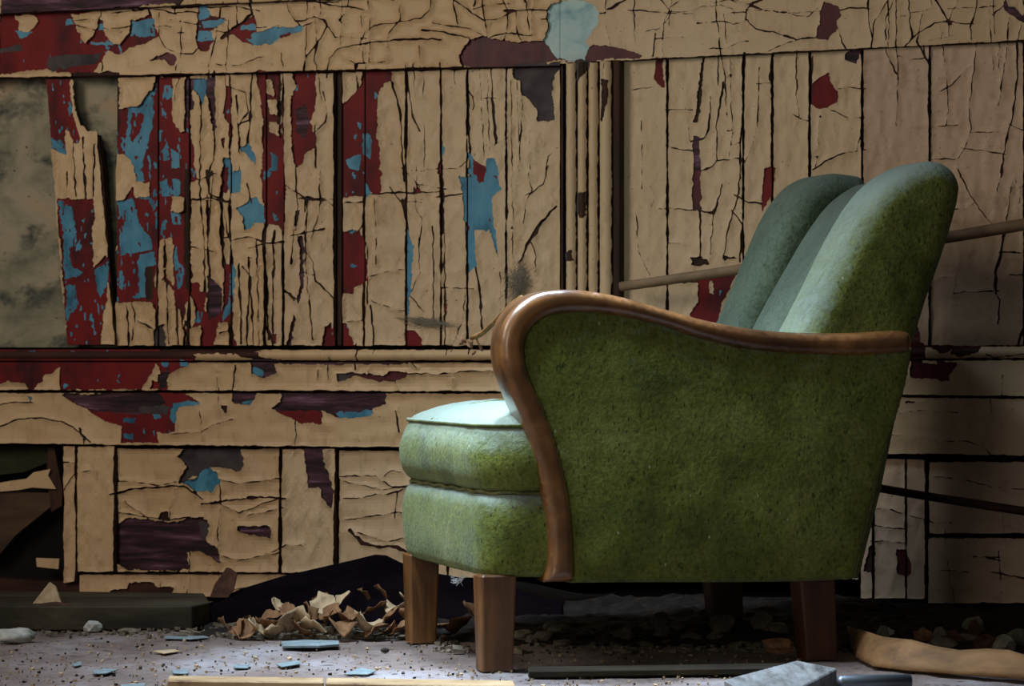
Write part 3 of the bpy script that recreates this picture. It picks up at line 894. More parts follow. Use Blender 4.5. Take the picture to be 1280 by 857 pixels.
wall = mesh_obj('wall_back', [(-5, .05, 0), (5, .05, 0), (5, .05, 2.6), (-5, .05, 2.6), (-5, .15, 0), (5, .15, 0), (5, .15, 2.6), (-5, .15, 2.6)],
                [(0, 1, 2, 3), (5, 4, 7, 6), (4, 0, 3, 7), (1, 5, 6, 2), (3, 2, 6, 7), (4, 5, 1, 0)], M_DARK)
wall['kind'] = 'structure'; wall.location = (0, D0, 0); wall.rotation_euler = (0, 0, -TH)
LAYER = dict(r=M_RED, b=M_BLUE, p=M_PURPLE, u=M_PURPLEV, g=M_GREY, l=M_TEAL)
LNAME = dict(r='red_undercoat', b='blue_undercoat', p='weathered_wood_skin', u='maroon_undercoat', g='grey_undercoat', l='pale_plaster_patch')
flakes = []
for bi, (name, q, n, g, auto, tone) in enumerate(BOARDS):
    # the board itself, edges eased
    T = .022 + (.02 if n > .02 else 0)
    outer = wall_arr(q, n); cen = outer.mean(0); inner = outer.copy(); e = .0022
    for i in range(4):
        v = outer[i] - cen; inner[i] = outer[i] - np.array([math.copysign(min(e, abs(v[0]) * .3), v[0]), 0, math.copysign(min(e, abs(v[2]) * .3), v[2])])
    fr = inner.copy(); md = outer.copy(); md[:, 1] += e; bk = outer.copy(); bk[:, 1] += T
    vs = fr.tolist() + md.tolist() + bk.tolist()
    if name in ('flute', 'middle_moulding', 'top_moulding'):      # half-round profile
        vs = []; fs = []; K = 15
        for j in range(K):
            t = j / (K - 1); bulge = .010 * math.sin(math.pi * t) ** .6
            if g == 'v': a = outer[0] * (1 - t) + outer[1] * t; b = outer[3] * (1 - t) + outer[2] * t
            else: a = outer[0] * (1 - t) + outer[3] * t; b = outer[1] * (1 - t) + outer[2] * t
            a = a.copy(); b = b.copy(); a[1] += .010 - bulge; b[1] += .010 - bulge; vs += [a.tolist(), b.tolist()]
        k0 = len(vs)
        fs = [(2 * j, 2 * j + 1, 2 * j + 3, 2 * j + 2) for j in range(K - 1)]
        a0, b0, a1, b1 = [list(vs[i]) for i in (0, 1, 2 * K - 2, 2 * K - 1)]
        for p_ in (a0, b0, a1, b1): p_[1] = -n + T
        vs += [a0, b0, a1, b1]
        fs += [(1, 0, k0, k0 + 1), (2 * K - 2, 2 * K - 1, k0 + 3, k0 + 2)]
        fs += [tuple([2 * j for j in range(K)] + [k0 + 2, k0]), tuple([2 * j + 1 for j in range(K)][::-1] + [k0 + 1, k0 + 3])]
    else:
        fs = [(0, 1, 2, 3)] + [(i, i + 4, (i + 1) % 4 + 4, (i + 1) % 4) for i in range(4)] + [(i + 4, i + 8, (i + 1) % 4 + 8, (i + 1) % 4 + 4) for i in range(4)]
    if name == 'broken_plank':
        fo_ = wall_arr(BROKEN, n); kk = len(BROKEN); ins_ = fo_.copy(); ins_[:, 0] += (cen[0] - ins_[:, 0]) * .02
        b_k = fo_.copy(); b_k[:, 1] += .014
        vs = ins_.tolist() + b_k.tolist(); fs = [tuple(range(kk))] + [(i, i + kk, (i + 1) % kk + kk, (i + 1) % kk) for i in range(kk)]
    bo = mesh_obj(name, vs, fs, M_BOARD if g == 'v' else (M_DARK if name == 'bottom_rail' and tone == -1 else M_BOARDH), wall)
    bulged = name in ('flute', 'middle_moulding', 'top_moulding')
    if tone == -1: continue
    x0 = int(min(p[0] for p in q)) - 1; x1 = int(max(p[0] for p in q)) + 3
    y0 = int(min(p[1] for p in q)) - 1; y1 = int(max(p[1] for p in q)) + 3
    if q[1][0] == 700: x1 = 701
    if q[0][0] == 700: x0 = 700
    x0, x1 = max(x0, RX0), min(x1, RX1); y0, y1 = max(y0, RY0), min(y1, RY1)
    sl = (slice(y0 - RY0, y1 - RY0), slice(x0 - RX0, x1 - RX0))
    QF = quad_field(q, sl); cl = CLS[sl]
    cmk = (cl == 'c').astype(float); cm = .45 * cmk + .55 * blur(cmk) - .5
    Fc = np.minimum(np.minimum(QF - .95 + .9 * EDG[sl], cm * 2), CRK[sl])
    tn = tone if tone is not None else (0 if x0 < 330 else 1)
    sub = [(r_, o_) for r_, o_ in ((None, None),)]
    pcs = layer_mesh(Fc, x0, y0, n, .0018, (.0056 if x0 < 430 else .0036 if x0 < 700 and y0 > 60 else .0018) if not bulged else .0002, 4 if not bulged else 2, 500 + bi, g == 'h')
    if bulged:
        for ar, vv, ff in pcs:                                     # lay the coat on the rounded moulding
            for v in vv:
                if g == 'v': w_ = (v[0] - outer[:, 0].min()) / (outer[:, 0].max() - outer[:, 0].min())
                else:
                    xx = (v[0] - outer[0][0]) / (outer[1][0] - outer[0][0])
                    zt = outer[0][2] * (1 - xx) + outer[1][2] * xx; zb = outer[3][2] * (1 - xx) + outer[2][2] * xx
                    w_ = (zt - v[2]) / (zt - zb)
                w_ = min(max(w_, 0), 1); v[1] += .010 - .010 * math.sin(math.pi * w_) ** .6
    small = []
    for pc in pcs:
        if pc[0] >= 150: flakes.append((pc, bo, CREAM[tn]))
        else: small.append(pc)
    if small:
        o = mesh_obj('paint_chips', *join(small), CREAM[tn], bo); o['kind'] = 'stuff'
    for k, m in LAYER.items():
        if not (cl == k).any(): continue
        mk = (cl == k) if k != 'r' else ((cl == 'r') | (cl == 'b'))
        Fk = np.minimum(QF - .4, (.6 * mk.astype(float) + .4 * blur(mk.astype(float)) - .45) * 2)
        pc = layer_mesh(Fk, x0, y0, n - (.004 if bulged else 0), .0011 if k == 'b' else .0006, 0, 0, 900 + bi)
        if pc:
            o = mesh_obj(LNAME[k], *join(pc), m, bo)
            if len(pc) > 3: o['kind'] = 'stuff'
flakes.sort(key=lambda f: -f[0][0])
for (ar, vv, ff), bo, m in flakes[:295]: mesh_obj('paint_flake', vv, ff, m, bo)
rest = {}
for (ar, vv, ff), bo, m in flakes[295:]: rest.setdefault((bo.name, m.name), []).append((ar, vv, ff))
for (bn, mn), L in rest.items():
    o = mesh_obj('small_paint_flakes', *join(L), bpy.data.materials[mn], bpy.data.objects[bn]); o['kind'] = 'stuff'

# bare plaster where the left boards are gone
m, nt, b = mat_new('stained_plaster'); v = coords(nt, (1, 1, 1.4))
n1 = noise(nt, v, 5, 6, .6, .4); n2 = noise(nt, v, 11, 4, .6, .2); n3 = noise(nt, v, 90, 4, .6)
c = ramp(nt, n1, [(.28, G(60, 64, 54)), (.42, G(128, 124, 102)), (.55, G(162, 152, 126)), (.75, G(184, 150, 116))])
c = mix(nt, ramp(nt, n2, [(.36, (1, 1, 1)), (.5, (0, 0, 0))]), c, G(66, 70, 62))
c = mix(nt, ramp(nt, n3, [(.28, (1, 1, 1)), (.33, (0, 0, 0))]), c, G(40, 36, 30))
nt.links.new(c, b.inputs['Base Color']); b.inputs['Roughness'].default_value = .85
bump(nt, b, n3, .4, .003, bump(nt, b, n1, .5, .01))
def wquad(name, q, n, T, mat, parent=wall, rot=0):
    f = wall_arr(q, n).tolist(); k = len(f); bk = [[x, y + T, z] for x, y, z in f]
    return mesh_obj(name, f + bk, [tuple(range(k))] + [(i, i + k, (i + 1) % k + k, (i + 1) % k) for i in range(k)] + [tuple(range(2 * k - 1, k - 1, -1))], mat, parent)
wquad('plaster_panel', [(-340, 92), (147, 88), (147, 434), (-340, 434)], -.026, .02, m)

# the open hole low on the left, with splintered boards in it
M_SPL = wood_mat('splintered_wood', [(.3, G(34, 22, 14)), (.5, G(72, 50, 30)), (.75, G(96, 70, 42))], (.3, 1, 2), 10, .8)
M_OLIVE = layer_mat('dirty_olive_board', [(.3, G(22, 22, 12)), (.6, G(52, 50, 28))], 12, (.6, 1, 1), .9)
wquad('olive_board', [(-120, 557), (66, 557), (66, 575), (30, 590), (-120, 606)], -.018, .012, M_OLIVE)
wquad('splintered_board', [(-120, 612), (75, 616), (77, 622), (20, 668), (-2, 694), (-120, 720)], -.006, .016, M_SPL)
wquad('splintered_board', [(60, 558), (68, 560), (78, 612), (77, 632), (64, 640), (58, 590)], -.004, .012, M_BOARD)
wquad('torn_paint_strip', [(-40, 608), (0, 603), (18, 600), (33, 598), (42, 590), (63, 586), (60, 594), (70, 611), (40, 609), (24, 612), (2, 614)], .002, .002, CREAM[0])
wquad('torn_paint_strip', [(45, 697), (74, 698), (73, 711), (46, 708)], .0, .003, CREAM[0])
wquad('skirting_stub', [(-120, 716), (100, 728), (100, 745), (-120, 742)], .0, .03, M_BOARDH)
# ------------------------------------------------------------------ the armchair: local frame x towards its back, y away from the viewer, z up
YAW = math.radians(17.0); CO = (0.0, 4.49)
CU = (math.cos(YAW), math.sin(YAW)); CV = (-math.sin(YAW), math.cos(YAW))
def ch(px, py, v):
    rx = (px - CX) / F_PX
    t = (v + CO[0] * CV[0] + CO[1] * CV[1]) / (rx * CV[0] + CV[1])
    X, Y = t * rx - CO[0], t - CO[1]
    return (X * CU[0] + Y * CU[1], CAM_H + (HY - py) / F_PX * t)
def catmull(P, k=6, closed=True, corners=()):
    out = []; n = len(P)
    rng = range(n) if closed else range(n - 1)
    for i in rng:
        p1, p2 = P[i], P[(i + 1) % n]
        p0 = P[i - 1] if (closed or i > 0) else P[0]; p3 = P[(i + 2) % n] if (closed or i + 2 < n) else P[-1]
        if i in corners: p0 = p1
        if (i + 1) % n in corners: p3 = p2
        for j in range(k):
            t = j / k
            out.append(tuple(.5 * (2 * b + (c - a) * t + (2 * a - 5 * b + 4 * c - d) * t * t + (-a + 3 * b - 3 * c + d) * t ** 3) for a, b, c, d in zip(p0, p1, p2, p3)))
    if not closed: out.append(tuple(P[-1]))
    return out
def seg_dist(Q, P):
    P = np.asarray(P); A = P; B = np.roll(P, -1, 0); best = np.full(len(Q), 1e9)
    for a, b in zip(A, B):
        d = b - a; t = np.clip(((Q - a) @ d) / (d @ d + 1e-12), 0, 1)
        best = np.minimum(best, np.hypot(*(Q - a - t[:, None] * d).T))
    return best
def inside(Q, P):
    r = np.zeros(len(Q), bool); n = len(P)
    for i in range(n):
        ax, ay = P[i]; bx, by = P[(i + 1) % n]
        if ay == by: continue
        r ^= ((ay > Q[:, 1]) != (by > Q[:, 1])) & (Q[:, 0] < (bx - ax) * (Q[:, 1] - ay) / (by - ay) + ax)
    return r
def pad(outline, v0, v1, r0, r1=None, grid=.008, dome=0.0, wob=0.0, shear=None):
    """upholstered / carved slab: outline in (x,z), thickness along y, both rims rounded"""
    r1 = r0 if r1 is None else r1
    P = np.array(outline); lo = P.min(0); hi = P.max(0)
    gx = np.arange(lo[0], hi[0], grid); gz = np.arange(lo[1], hi[1], grid * .87)
    A, B = np.meshgrid(gx, gz); A = A + (np.arange(len(gz)) % 2)[:, None] * grid / 2
    Q = np.stack([A.ravel(), B.ravel()], 1); Q = Q[inside(Q, P)]; Q = Q[seg_dist(Q, P) > grid * .45]
    # extra rings close to the rim for a smooth roll
    nP = np.roll(P, -1, 0) - np.roll(P, 1, 0); nP = np.stack([-nP[:, 1], nP[:, 0]], 1); nP /= np.linalg.norm(nP, axis=1)[:, None] + 1e-12
    ar = .5 * np.sum(P[:, 0] * np.roll(P[:, 1], -1) - np.roll(P[:, 0], -1) * P[:, 1])
    if ar < 0: nP = -nP
    rm = max(r0, r1); rings = []
    for f in (.04, .13, .3):
        R_ = P + nP * rm * f; d = seg_dist(R_, P); ok = inside(R_, P) & (d > rm * f * .93); rings.append(R_[ok])
    if rm * .3 < grid * 1.0: Q = Q[seg_dist(Q, P) > rm * .3 + grid * .4] if len(Q) else Q
    else: Q = Q[seg_dist(Q, P) > rm * .3 + grid * .4]
    Q = np.vstack([Q] + rings); n = len(P)
    vo, eo, fo, _, _, _ = delaunay_2d_cdt([Vector(p) for p in P.tolist() + Q.tolist()], [(i, (i + 1) % n) for i in range(n)], [], 1, 1e-6)
    V_ = np.array([(a[0], a[1]) for a in vo]); d = seg_dist(V_, P)
    def off(r): return r * (1 - np.sqrt(np.clip(1 - (1 - np.minimum(d / r, 1)) ** 2, 0, 1)))
    dm = dome * (1 - np.exp(-d / .06))
    wn = np.zeros(len(V_))
    if wob:
        from mathutils import noise as mn
        wn = np.array([mn.noise((a * 14, b * 14, v0 * 9)) + .5 * mn.noise((a * 40, b * 40, 3)) for a, b in V_]) * wob
    y0 = v0 + off(r0) - dm + wn; y1 = v1 - off(r1)
    k = len(V_); verts = [(a, y, b) for (a, b), y in zip(V_, y0)] + [(a, y, b) for (a, b), y in zip(V_, y1)]
    if shear: verts = [shear(p) for p in verts]
    faces = [tuple(f) for f in fo] + [tuple(i + k for i in reversed(f)) for f in fo]
    cnt = set()
    for f in fo:
        for i in range(len(f)): cnt.add((f[i], f[(i + 1) % len(f)]))
    be = [e for e in cnt if (e[1], e[0]) not in cnt]
    faces += [(e[1], e[0], e[0] + k, e[1] + k) for e in be]
    bm = bmesh.new(); bv = [bm.verts.new(p) for p in verts]
    for f in faces:
        try: bm.faces.new([bv[i] for i in f])
        except ValueError: pass
    return bm
def tube(bm, pts, rad, seg=8, cap=True, jitter=0):
    pts = [Vector(p) for p in pts]; rings = []
    for i, p in enumerate(pts):
        t = (pts[min(i + 1, len(pts) - 1)] - pts[max(i - 1, 0)]).normalized()
        a = t.cross(Vector((0, 0, 1)));
        if a.length < .05: a = t.cross(Vector((0, 1, 0)))
        a.normalize(); b_ = t.cross(a); r = rad[i] if isinstance(rad, (list, tuple)) else rad
        rings.append([bm.verts.new(p + (a * math.cos(6.2832 * j / seg) + b_ * math.sin(6.2832 * j / seg)) * r * (1 + jitter * random.uniform(-1, 1))) for j in range(seg)])
    for A_, B_ in zip(rings, rings[1:]):
        for j in range(seg): bm.faces.new((A_[j], A_[(j + 1) % seg], B_[(j + 1) % seg], B_[j]))
    if cap: bm.faces.new(rings[0][::-1]); bm.faces.new(rings[-1])
    return bm

# velvet worn thin: green, mottled with damp, specked with lint; pale dust on what faces up also paints in the top light
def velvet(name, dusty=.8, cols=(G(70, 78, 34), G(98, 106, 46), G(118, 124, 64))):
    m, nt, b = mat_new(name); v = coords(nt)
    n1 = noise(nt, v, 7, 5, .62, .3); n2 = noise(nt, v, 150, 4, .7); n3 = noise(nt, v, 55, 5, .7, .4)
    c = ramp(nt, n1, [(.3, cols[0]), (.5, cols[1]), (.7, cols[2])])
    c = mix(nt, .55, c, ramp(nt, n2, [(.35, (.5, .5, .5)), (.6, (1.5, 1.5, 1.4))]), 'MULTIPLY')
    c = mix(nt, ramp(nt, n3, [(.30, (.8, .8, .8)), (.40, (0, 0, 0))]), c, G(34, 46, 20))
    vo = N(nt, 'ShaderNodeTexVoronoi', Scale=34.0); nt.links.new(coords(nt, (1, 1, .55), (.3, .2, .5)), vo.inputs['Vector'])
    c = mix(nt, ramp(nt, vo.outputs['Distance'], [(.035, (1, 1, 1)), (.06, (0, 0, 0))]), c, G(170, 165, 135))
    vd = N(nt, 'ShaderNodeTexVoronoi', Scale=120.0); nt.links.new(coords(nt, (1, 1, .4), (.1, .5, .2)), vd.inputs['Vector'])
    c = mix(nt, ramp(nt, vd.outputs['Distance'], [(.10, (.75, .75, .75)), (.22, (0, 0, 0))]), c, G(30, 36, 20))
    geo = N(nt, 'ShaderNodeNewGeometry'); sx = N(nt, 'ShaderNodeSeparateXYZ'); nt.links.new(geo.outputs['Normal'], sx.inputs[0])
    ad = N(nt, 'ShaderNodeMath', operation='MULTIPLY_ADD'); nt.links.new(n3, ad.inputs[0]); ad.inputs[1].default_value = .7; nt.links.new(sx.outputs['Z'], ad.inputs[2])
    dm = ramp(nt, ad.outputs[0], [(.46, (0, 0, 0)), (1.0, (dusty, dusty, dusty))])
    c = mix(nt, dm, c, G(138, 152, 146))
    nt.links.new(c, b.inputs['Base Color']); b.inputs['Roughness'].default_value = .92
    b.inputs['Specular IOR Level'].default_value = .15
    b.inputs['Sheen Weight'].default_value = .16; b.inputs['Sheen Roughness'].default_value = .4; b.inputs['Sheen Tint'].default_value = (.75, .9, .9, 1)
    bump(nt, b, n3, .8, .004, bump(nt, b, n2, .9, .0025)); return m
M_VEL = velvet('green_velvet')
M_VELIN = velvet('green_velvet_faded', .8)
M_VELSHADE = velvet('green_velvet_shaded', .22, (G(52, 62, 48), G(68, 80, 62), G(82, 94, 76)))  # greyer, darker copy for centre and far cushions: their shade put into colour
M_ARM = wood_mat('varnished_walnut', [(.3, G(50, 28, 13)), (.5, G(106, 68, 34)), (.72, G(150, 102, 56))], (1, 3, 1), 9, .32, 1.0, .3)
M_LEG = wood_mat('worn_leg_wood', [(.3, G(48, 28, 12)), (.5, G(96, 60, 26)), (.72, G(136, 92, 44))], (3, 3, .4), 9, .45, .2, .4)
M_LIN = layer_mat('black_lining_cloth', [(.3, G(22, 22, 20)), (.7, G(52, 52, 46))], 30, (1, 1, 1), .95)
M_CORD = layer_mat('piping_cord', [(.3, G(60, 66, 34)), (.7, G(128, 128, 84))], 60, (1, 1, 1), .9)

chair = empty('armchair', (CO[0], CO[1], 0), YAW)
tag(chair, 'worn green velvet armchair with a curved wooden armrest and square wooden legs', 'armchair')
# side panel under the arm
sp = [ch(x, y, .0) for x, y in ((652, 425), (662, 398), (690, 378), (725, 374), (765, 380), (830, 399), (890, 417), (960, 428), (1040, 432), (1128, 428), (1142, 438), (1135, 480),
      (1118, 540), (1098, 610), (1084, 665), (1074, 705), (1069, 724), (1000, 727), (900, 728), (800, 728), (714, 729), (708, 660), (690, 580), (665, 510), (650, 460))]
bm = pad(catmull(sp, 4, True, (10, 16, 20)), .0, .085, .012, .012, .007, .012, .0012)
bm_obj('side_panel', bm, M_VEL, chair, True)
# carved arm, one piece from the rear end over the front and down to the seat rail
outer = [(683, 728), (688, 700), (687, 660), (680, 615), (668, 565), (652, 520), (638, 485), (628, 455), (627, 425), (634, 400), (650, 380), (672, 367), (700, 362), (735, 363), (780, 371), (830, 385), (880, 399), (930, 409), (985, 415), (1060, 416), (1128, 413)]
inner = [(1141, 421), (1140, 436), (1128, 442), (1060, 445), (985, 442), (930, 436), (880, 424), (830, 408), (780, 396), (735, 391), (700, 392), (678, 400), (661, 418), (657, 440), (663, 468), (680, 505), (697, 550), (710, 600), (717, 650), (719, 700), (718, 727)]
ol = [ch(x, y, -.014) for x, y in outer + inner]
bm = pad(catmull(ol, 4, True, (0, 41)), -.016, .058, .016, .014, .005, 0)
bm_obj('armrest', bm, M_ARM, chair, True)
# seat: box lofted in level sections, cushion over base with a pinched seam
SW, SF, SB = .552, -.045, .60
def sect(q, z, cr):
    pts = []
    x0, x1, y0, y1 = SF + q, SB - q * .3, .004 + q, SW - q
    c = max(cr, .004)
    for cx_, cy_, a0 in ((x1 - .02, y1 - .02, 0), (x0 + c, y1 - c, 1), (x0 + c, y0 + c, 2), (x1 - .02, y0 + .02, 3)):
        cc = c if a0 in (1, 2) else .02
        for j in range(7):
            a = (a0 + j / 6) * math.pi / 2; pts.append((cx_ + cc * math.cos(a), cy_ + cc * math.sin(a), z))
    # subdivide the long runs
    out = []
    for i, p in enumerate(pts):
        r = pts[(i + 1) % len(pts)]; L = math.dist(p, r); k = 26 if i % 7 == 6 else 1
        for j in range(k): out.append(tuple(a + (b_ - a) * j / k for a, b_ in zip(p, r)))
    return out
def top_z(q): return .394 + .040 * (1 - math.exp(-q / .055))
def loft(levels, cap=True):
    bm = bmesh.new(); rings = []
    from mathutils import noise as mn
    for q, z, cr in levels:
        R_ = []
        for x, y, zz in sect(q, z, cr):
            w = .0022 * mn.noise((x * 13, y * 13, z * 22)) + .0012 * mn.noise((x * 45, y * 45, z * 30))
            R_.append(bm.verts.new((x + w, y + w, zz + w * (1.6 if q > .02 else .3))))
        rings.append(R_)
    for A_, B_ in zip(rings, rings[1:]):
        for j in range(len(A_)): bm.faces.new((A_[j], A_[(j + 1) % len(A_)], B_[(j + 1) % len(A_)], B_[j]))
    if cap: bm.faces.new(rings[-1]); bm.faces.new(rings[0][::-1])
    return bm
base = [(.02, .1495, .04), (.008, .155, .04), (.004, .165, .045), (.0, .19, .05), (-.002, .215, .05), (-.002, .24, .05), (.0, .262, .05), (.004, .276, .05), (.011, .284, .05), (.03, .287, .04)]
bm_obj('seat_base', loft(base), M_VEL, chair, True)
cu = [(.03, .286, .04), (.011, .289, .05), (.003, .296, .055), (-.004, .308, .06), (-.009, .325, .065), (-.010, .345, .068), (-.007, .362, .068), (-.002, .378, .066), (.004, .390, .062), (.008, .396, .06)]
q = .014
while q < .265: cu.append((q, top_z(q), max(.06 - q * .3, .02))); q += .012 if q < .1 else .022
bm_obj('seat_cushion', loft(cu), M_VELIN, chair, True)
bm = bmesh.new()
s = sect(.004, .395, .062); tube(bm, s + s[:1], .0036, 6, False)
bm_obj('welt', bm, M_VELIN, chair, True); bm = bmesh.new()
s = sect(.010, .2865, .05); tube(bm, [(x, y, z + .0015 * math.sin(i * 1.3)) for i, (x, y, z) in enumerate(s + s[:1])], .0032, 6, False)
tube(bm, [(SF + .010 + t * .5 + .02 * math.sin(t * 3), .36 - .05 * t, top_z(min(.002 + t * .5, .165)) + .0016) for t in [i / 24 for i in range(25)]], .0028, 6)
bm_obj('piping', bm, M_CORD, chair, True)
# channelled back: near wing, centre, far wing
wing_px = [(968, 430), (985, 395), (1003, 360), (1030, 305), (1055, 262), (1080, 233), (1110, 214), (1145, 204), (1175, 211), (1192, 230), (1193, 250), (1184, 285), (1170, 330), (1152, 380), (1138, 425), (1120, 470), (960, 470)]
wing = [ch(x, y, (.125, .125, .125, .125, .125, .122, .112, .095, .072, .056)[i] if i < 10 else .05) for i, (x, y) in enumerate(wing_px)]; wing[16] = ch(960, 470, .125)
bm = pad(catmull(wing, 5, True, (15, 16)), .012, .155, .036, .03, .009, .004, .0016)
bm_obj('back_cushion', bm, M_VELIN, chair, True)
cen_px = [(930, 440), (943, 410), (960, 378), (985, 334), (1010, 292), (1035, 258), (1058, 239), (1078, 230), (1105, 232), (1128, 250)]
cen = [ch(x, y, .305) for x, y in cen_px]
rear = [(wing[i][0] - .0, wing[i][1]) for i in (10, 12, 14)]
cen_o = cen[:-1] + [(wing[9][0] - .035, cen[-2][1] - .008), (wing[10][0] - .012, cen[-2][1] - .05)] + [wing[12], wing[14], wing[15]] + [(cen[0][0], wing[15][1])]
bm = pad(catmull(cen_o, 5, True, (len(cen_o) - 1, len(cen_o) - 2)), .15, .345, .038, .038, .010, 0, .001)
bm_obj('back_cushion', bm, M_VELSHADE, chair, True)
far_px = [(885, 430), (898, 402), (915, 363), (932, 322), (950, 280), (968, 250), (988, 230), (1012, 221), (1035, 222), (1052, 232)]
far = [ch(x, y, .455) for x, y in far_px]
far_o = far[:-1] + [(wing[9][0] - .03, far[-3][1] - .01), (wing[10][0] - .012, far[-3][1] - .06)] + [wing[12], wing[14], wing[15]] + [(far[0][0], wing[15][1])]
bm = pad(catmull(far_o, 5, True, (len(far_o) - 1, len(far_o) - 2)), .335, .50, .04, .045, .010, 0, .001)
bm_obj('back_cushion', bm, M_VELSHADE, chair, True)
# lower rear: outside back panel, from the rails to the shoulder
bp = [(p[0] - .008, p[1]) for p in (wing[12], wing[13], wing[14])] + [ch(1098, 610, .04), ch(1074, 705, .04), ch(1069, 722, .04)]
bp = bp + [(p[0] - .05, p[1]) for p in reversed(bp)]
bm = pad(bp, .02, .51, .010, .010, .02); bm_obj('outside_back', bm, M_VEL, chair, True)
# rolled edge and crease on the near shoulder
bm = bmesh.new()
c3 = [ch(x, y, .03) for x, y in ((1160, 211), (1176, 219), (1185, 233), (1187, 249), (1184, 266), (1178, 282))]
c3 = catmull(c3, 4, False); tube(bm, [(a, .028, b_) for i, (a, b_) in enumerate(c3)], [.001 + .0105 * math.sin(math.pi * i / (len(c3) - 1)) for i in range(len(c3))], 12)
bm_obj('shoulder_roll', bm, M_VELIN, chair, True)
bm = bmesh.new()
c3 = [ch(x, y, .018) for x, y in ((1163, 237), (1173, 243), (1180, 252), (1185, 264), (1184, 275))]
tube(bm, [(a, .012 + .004 * abs(i / 6 - 1), b_) for i, (a, b_) in enumerate(catmull(c3, 4, False))], .0030, 6)
c3 = [ch(x, y, .016) for x, y in ((1178, 290), (1166, 328), (1150, 375), (1139, 412))]
tube(bm, [(a + .0, .022, b_) for a, b_ in catmull(c3, 4, False)], .0032, 6)
c3 = [ch(x, y, .0) for x, y in ((1139, 444), (1118, 530), (1092, 630), (1071, 722))]
tube(bm, [(a - .003, .006, b_) for a, b_ in catmull(c3, 5, False)], .0032, 6)
bm_obj('piping', bm, M_CORD, chair, True)
# legs
def leg(x0, x1, y0, y1, zt, dx=0, taper=.004, mat=M_LEG):
    bm = bmesh.new(); rings = []
    for t in (0, .02, .25, .5, .75, 1):
        z = zt * (1 - t); s_ = taper * t + (.003 if t == 0 else 0); o_ = dx * t
        r = .004; P = []
        for cx_, cy_, a0 in ((x1 - s_ - r, y1 - s_ - r, 0), (x0 + s_ + r, y1 - s_ - r, 1), (x0 + s_ + r, y0 + s_ + r, 2), (x1 - s_ - r, y0 + s_ + r, 3)):
            for j in range(3):
                a = (a0 + j / 2) * math.pi / 2; P.append(bm.verts.new((cx_ + r * math.cos(a) + o_, cy_ + r * math.sin(a), z)))
        rings.append(P)
    for A_, B_ in zip(rings, rings[1:]):
        for j in range(12): bm.faces.new((B_[j], B_[(j + 1) % 12], A_[(j + 1) % 12], A_[j]))
    bm.faces.new(rings[0]); bm.faces.new(rings[-1][::-1]); return bm_obj('leg', bm, mat, chair)
leg(-.048, .012, .012, .062, .155); leg(-.042, .014, .482, .532, .158)
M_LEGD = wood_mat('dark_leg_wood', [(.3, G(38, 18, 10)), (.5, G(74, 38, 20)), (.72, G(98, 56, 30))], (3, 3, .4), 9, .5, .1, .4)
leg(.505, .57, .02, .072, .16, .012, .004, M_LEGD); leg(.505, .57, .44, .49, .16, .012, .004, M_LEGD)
# sagging lining under the seat
bm = bmesh.new(); g = []
for i in range(21):
    row = []
    for j in range(9):
        a = i / 20; c_ = j / 8; sag = .048 * math.exp(-((a - .28) / .2) ** 2) * math.sin(math.pi * min(max(c_ * .9 + .16, 0), 1)) ** .6 + .012 * math.sin(a * math.pi) * math.sin(c_ * math.pi)
        row.append(bm.verts.new((.0 + a * .52, .015 + c_ * .50, .151 - sag)))
    g.append(row)
for i in range(20):
    for j in range(8): bm.faces.new((g[i][j], g[i][j + 1], g[i + 1][j + 1], g[i + 1][j]))
o = bm_obj('lining', bm, M_LIN, chair, True); o['label'] = 'sagging dark lining cloth under the seat'
# ------------------------------------------------------------------ floor
from mathutils import noise as mnoise
m, nt, b = mat_new('dusty_floor'); v = coords(nt, (1, .6, 1))
n1 = noise(nt, v, 3.5, 6, .6); n2 = noise(nt, coords(nt), 45, 6, .75); n3 = noise(nt, coords(nt), 120, 4, .7)
c = ramp(nt, n1, [(.32, G(78, 64, 58)), (.5, G(112, 96, 90)), (.68, G(146, 140, 144))])
c = mix(nt, ramp(nt, n2, [(.36, (1, 1, 1)), (.46, (0, 0, 0))]), c, G(58, 44, 40))
c = mix(nt, ramp(nt, n3, [(.66, (0, 0, 0)), (.72, (1, 1, 1))]), c, G(160, 158, 160))
nt.links.new(c, b.inputs['Base Color']); b.inputs['Roughness'].default_value = .8
bump(nt, b, n2, .8, .006, bump(nt, b, n3, .6, .003))
vs = []; fs = []
xs = [-5, -3, -2] + [-1.6 + i * .02 for i in range(171)] + [2.2, 3, 5]; ys = [-1, 1, 2, 3] + [3.6 + i * .02 for i in range(150)] + [6.8]
def fz(x, y): return .004 * mnoise.noise((x * 5, y * 5, 0)) + .003 * mnoise.noise((x * 22, y * 22, 4)) - .003
for y in ys:
    for x in xs: vs.append((x, y, fz(x, y) if abs(x) < 2 and y > 3.5 else -.002))
nx = len(xs)
for j in range(len(ys) - 1):
    for i in range(nx - 1): fs.append((j * nx + i, j * nx + i + 1, (j + 1) * nx + i + 1, (j + 1) * nx + i))
o = mesh_obj('floor', vs, fs, m, None, True); o['kind'] = 'structure'

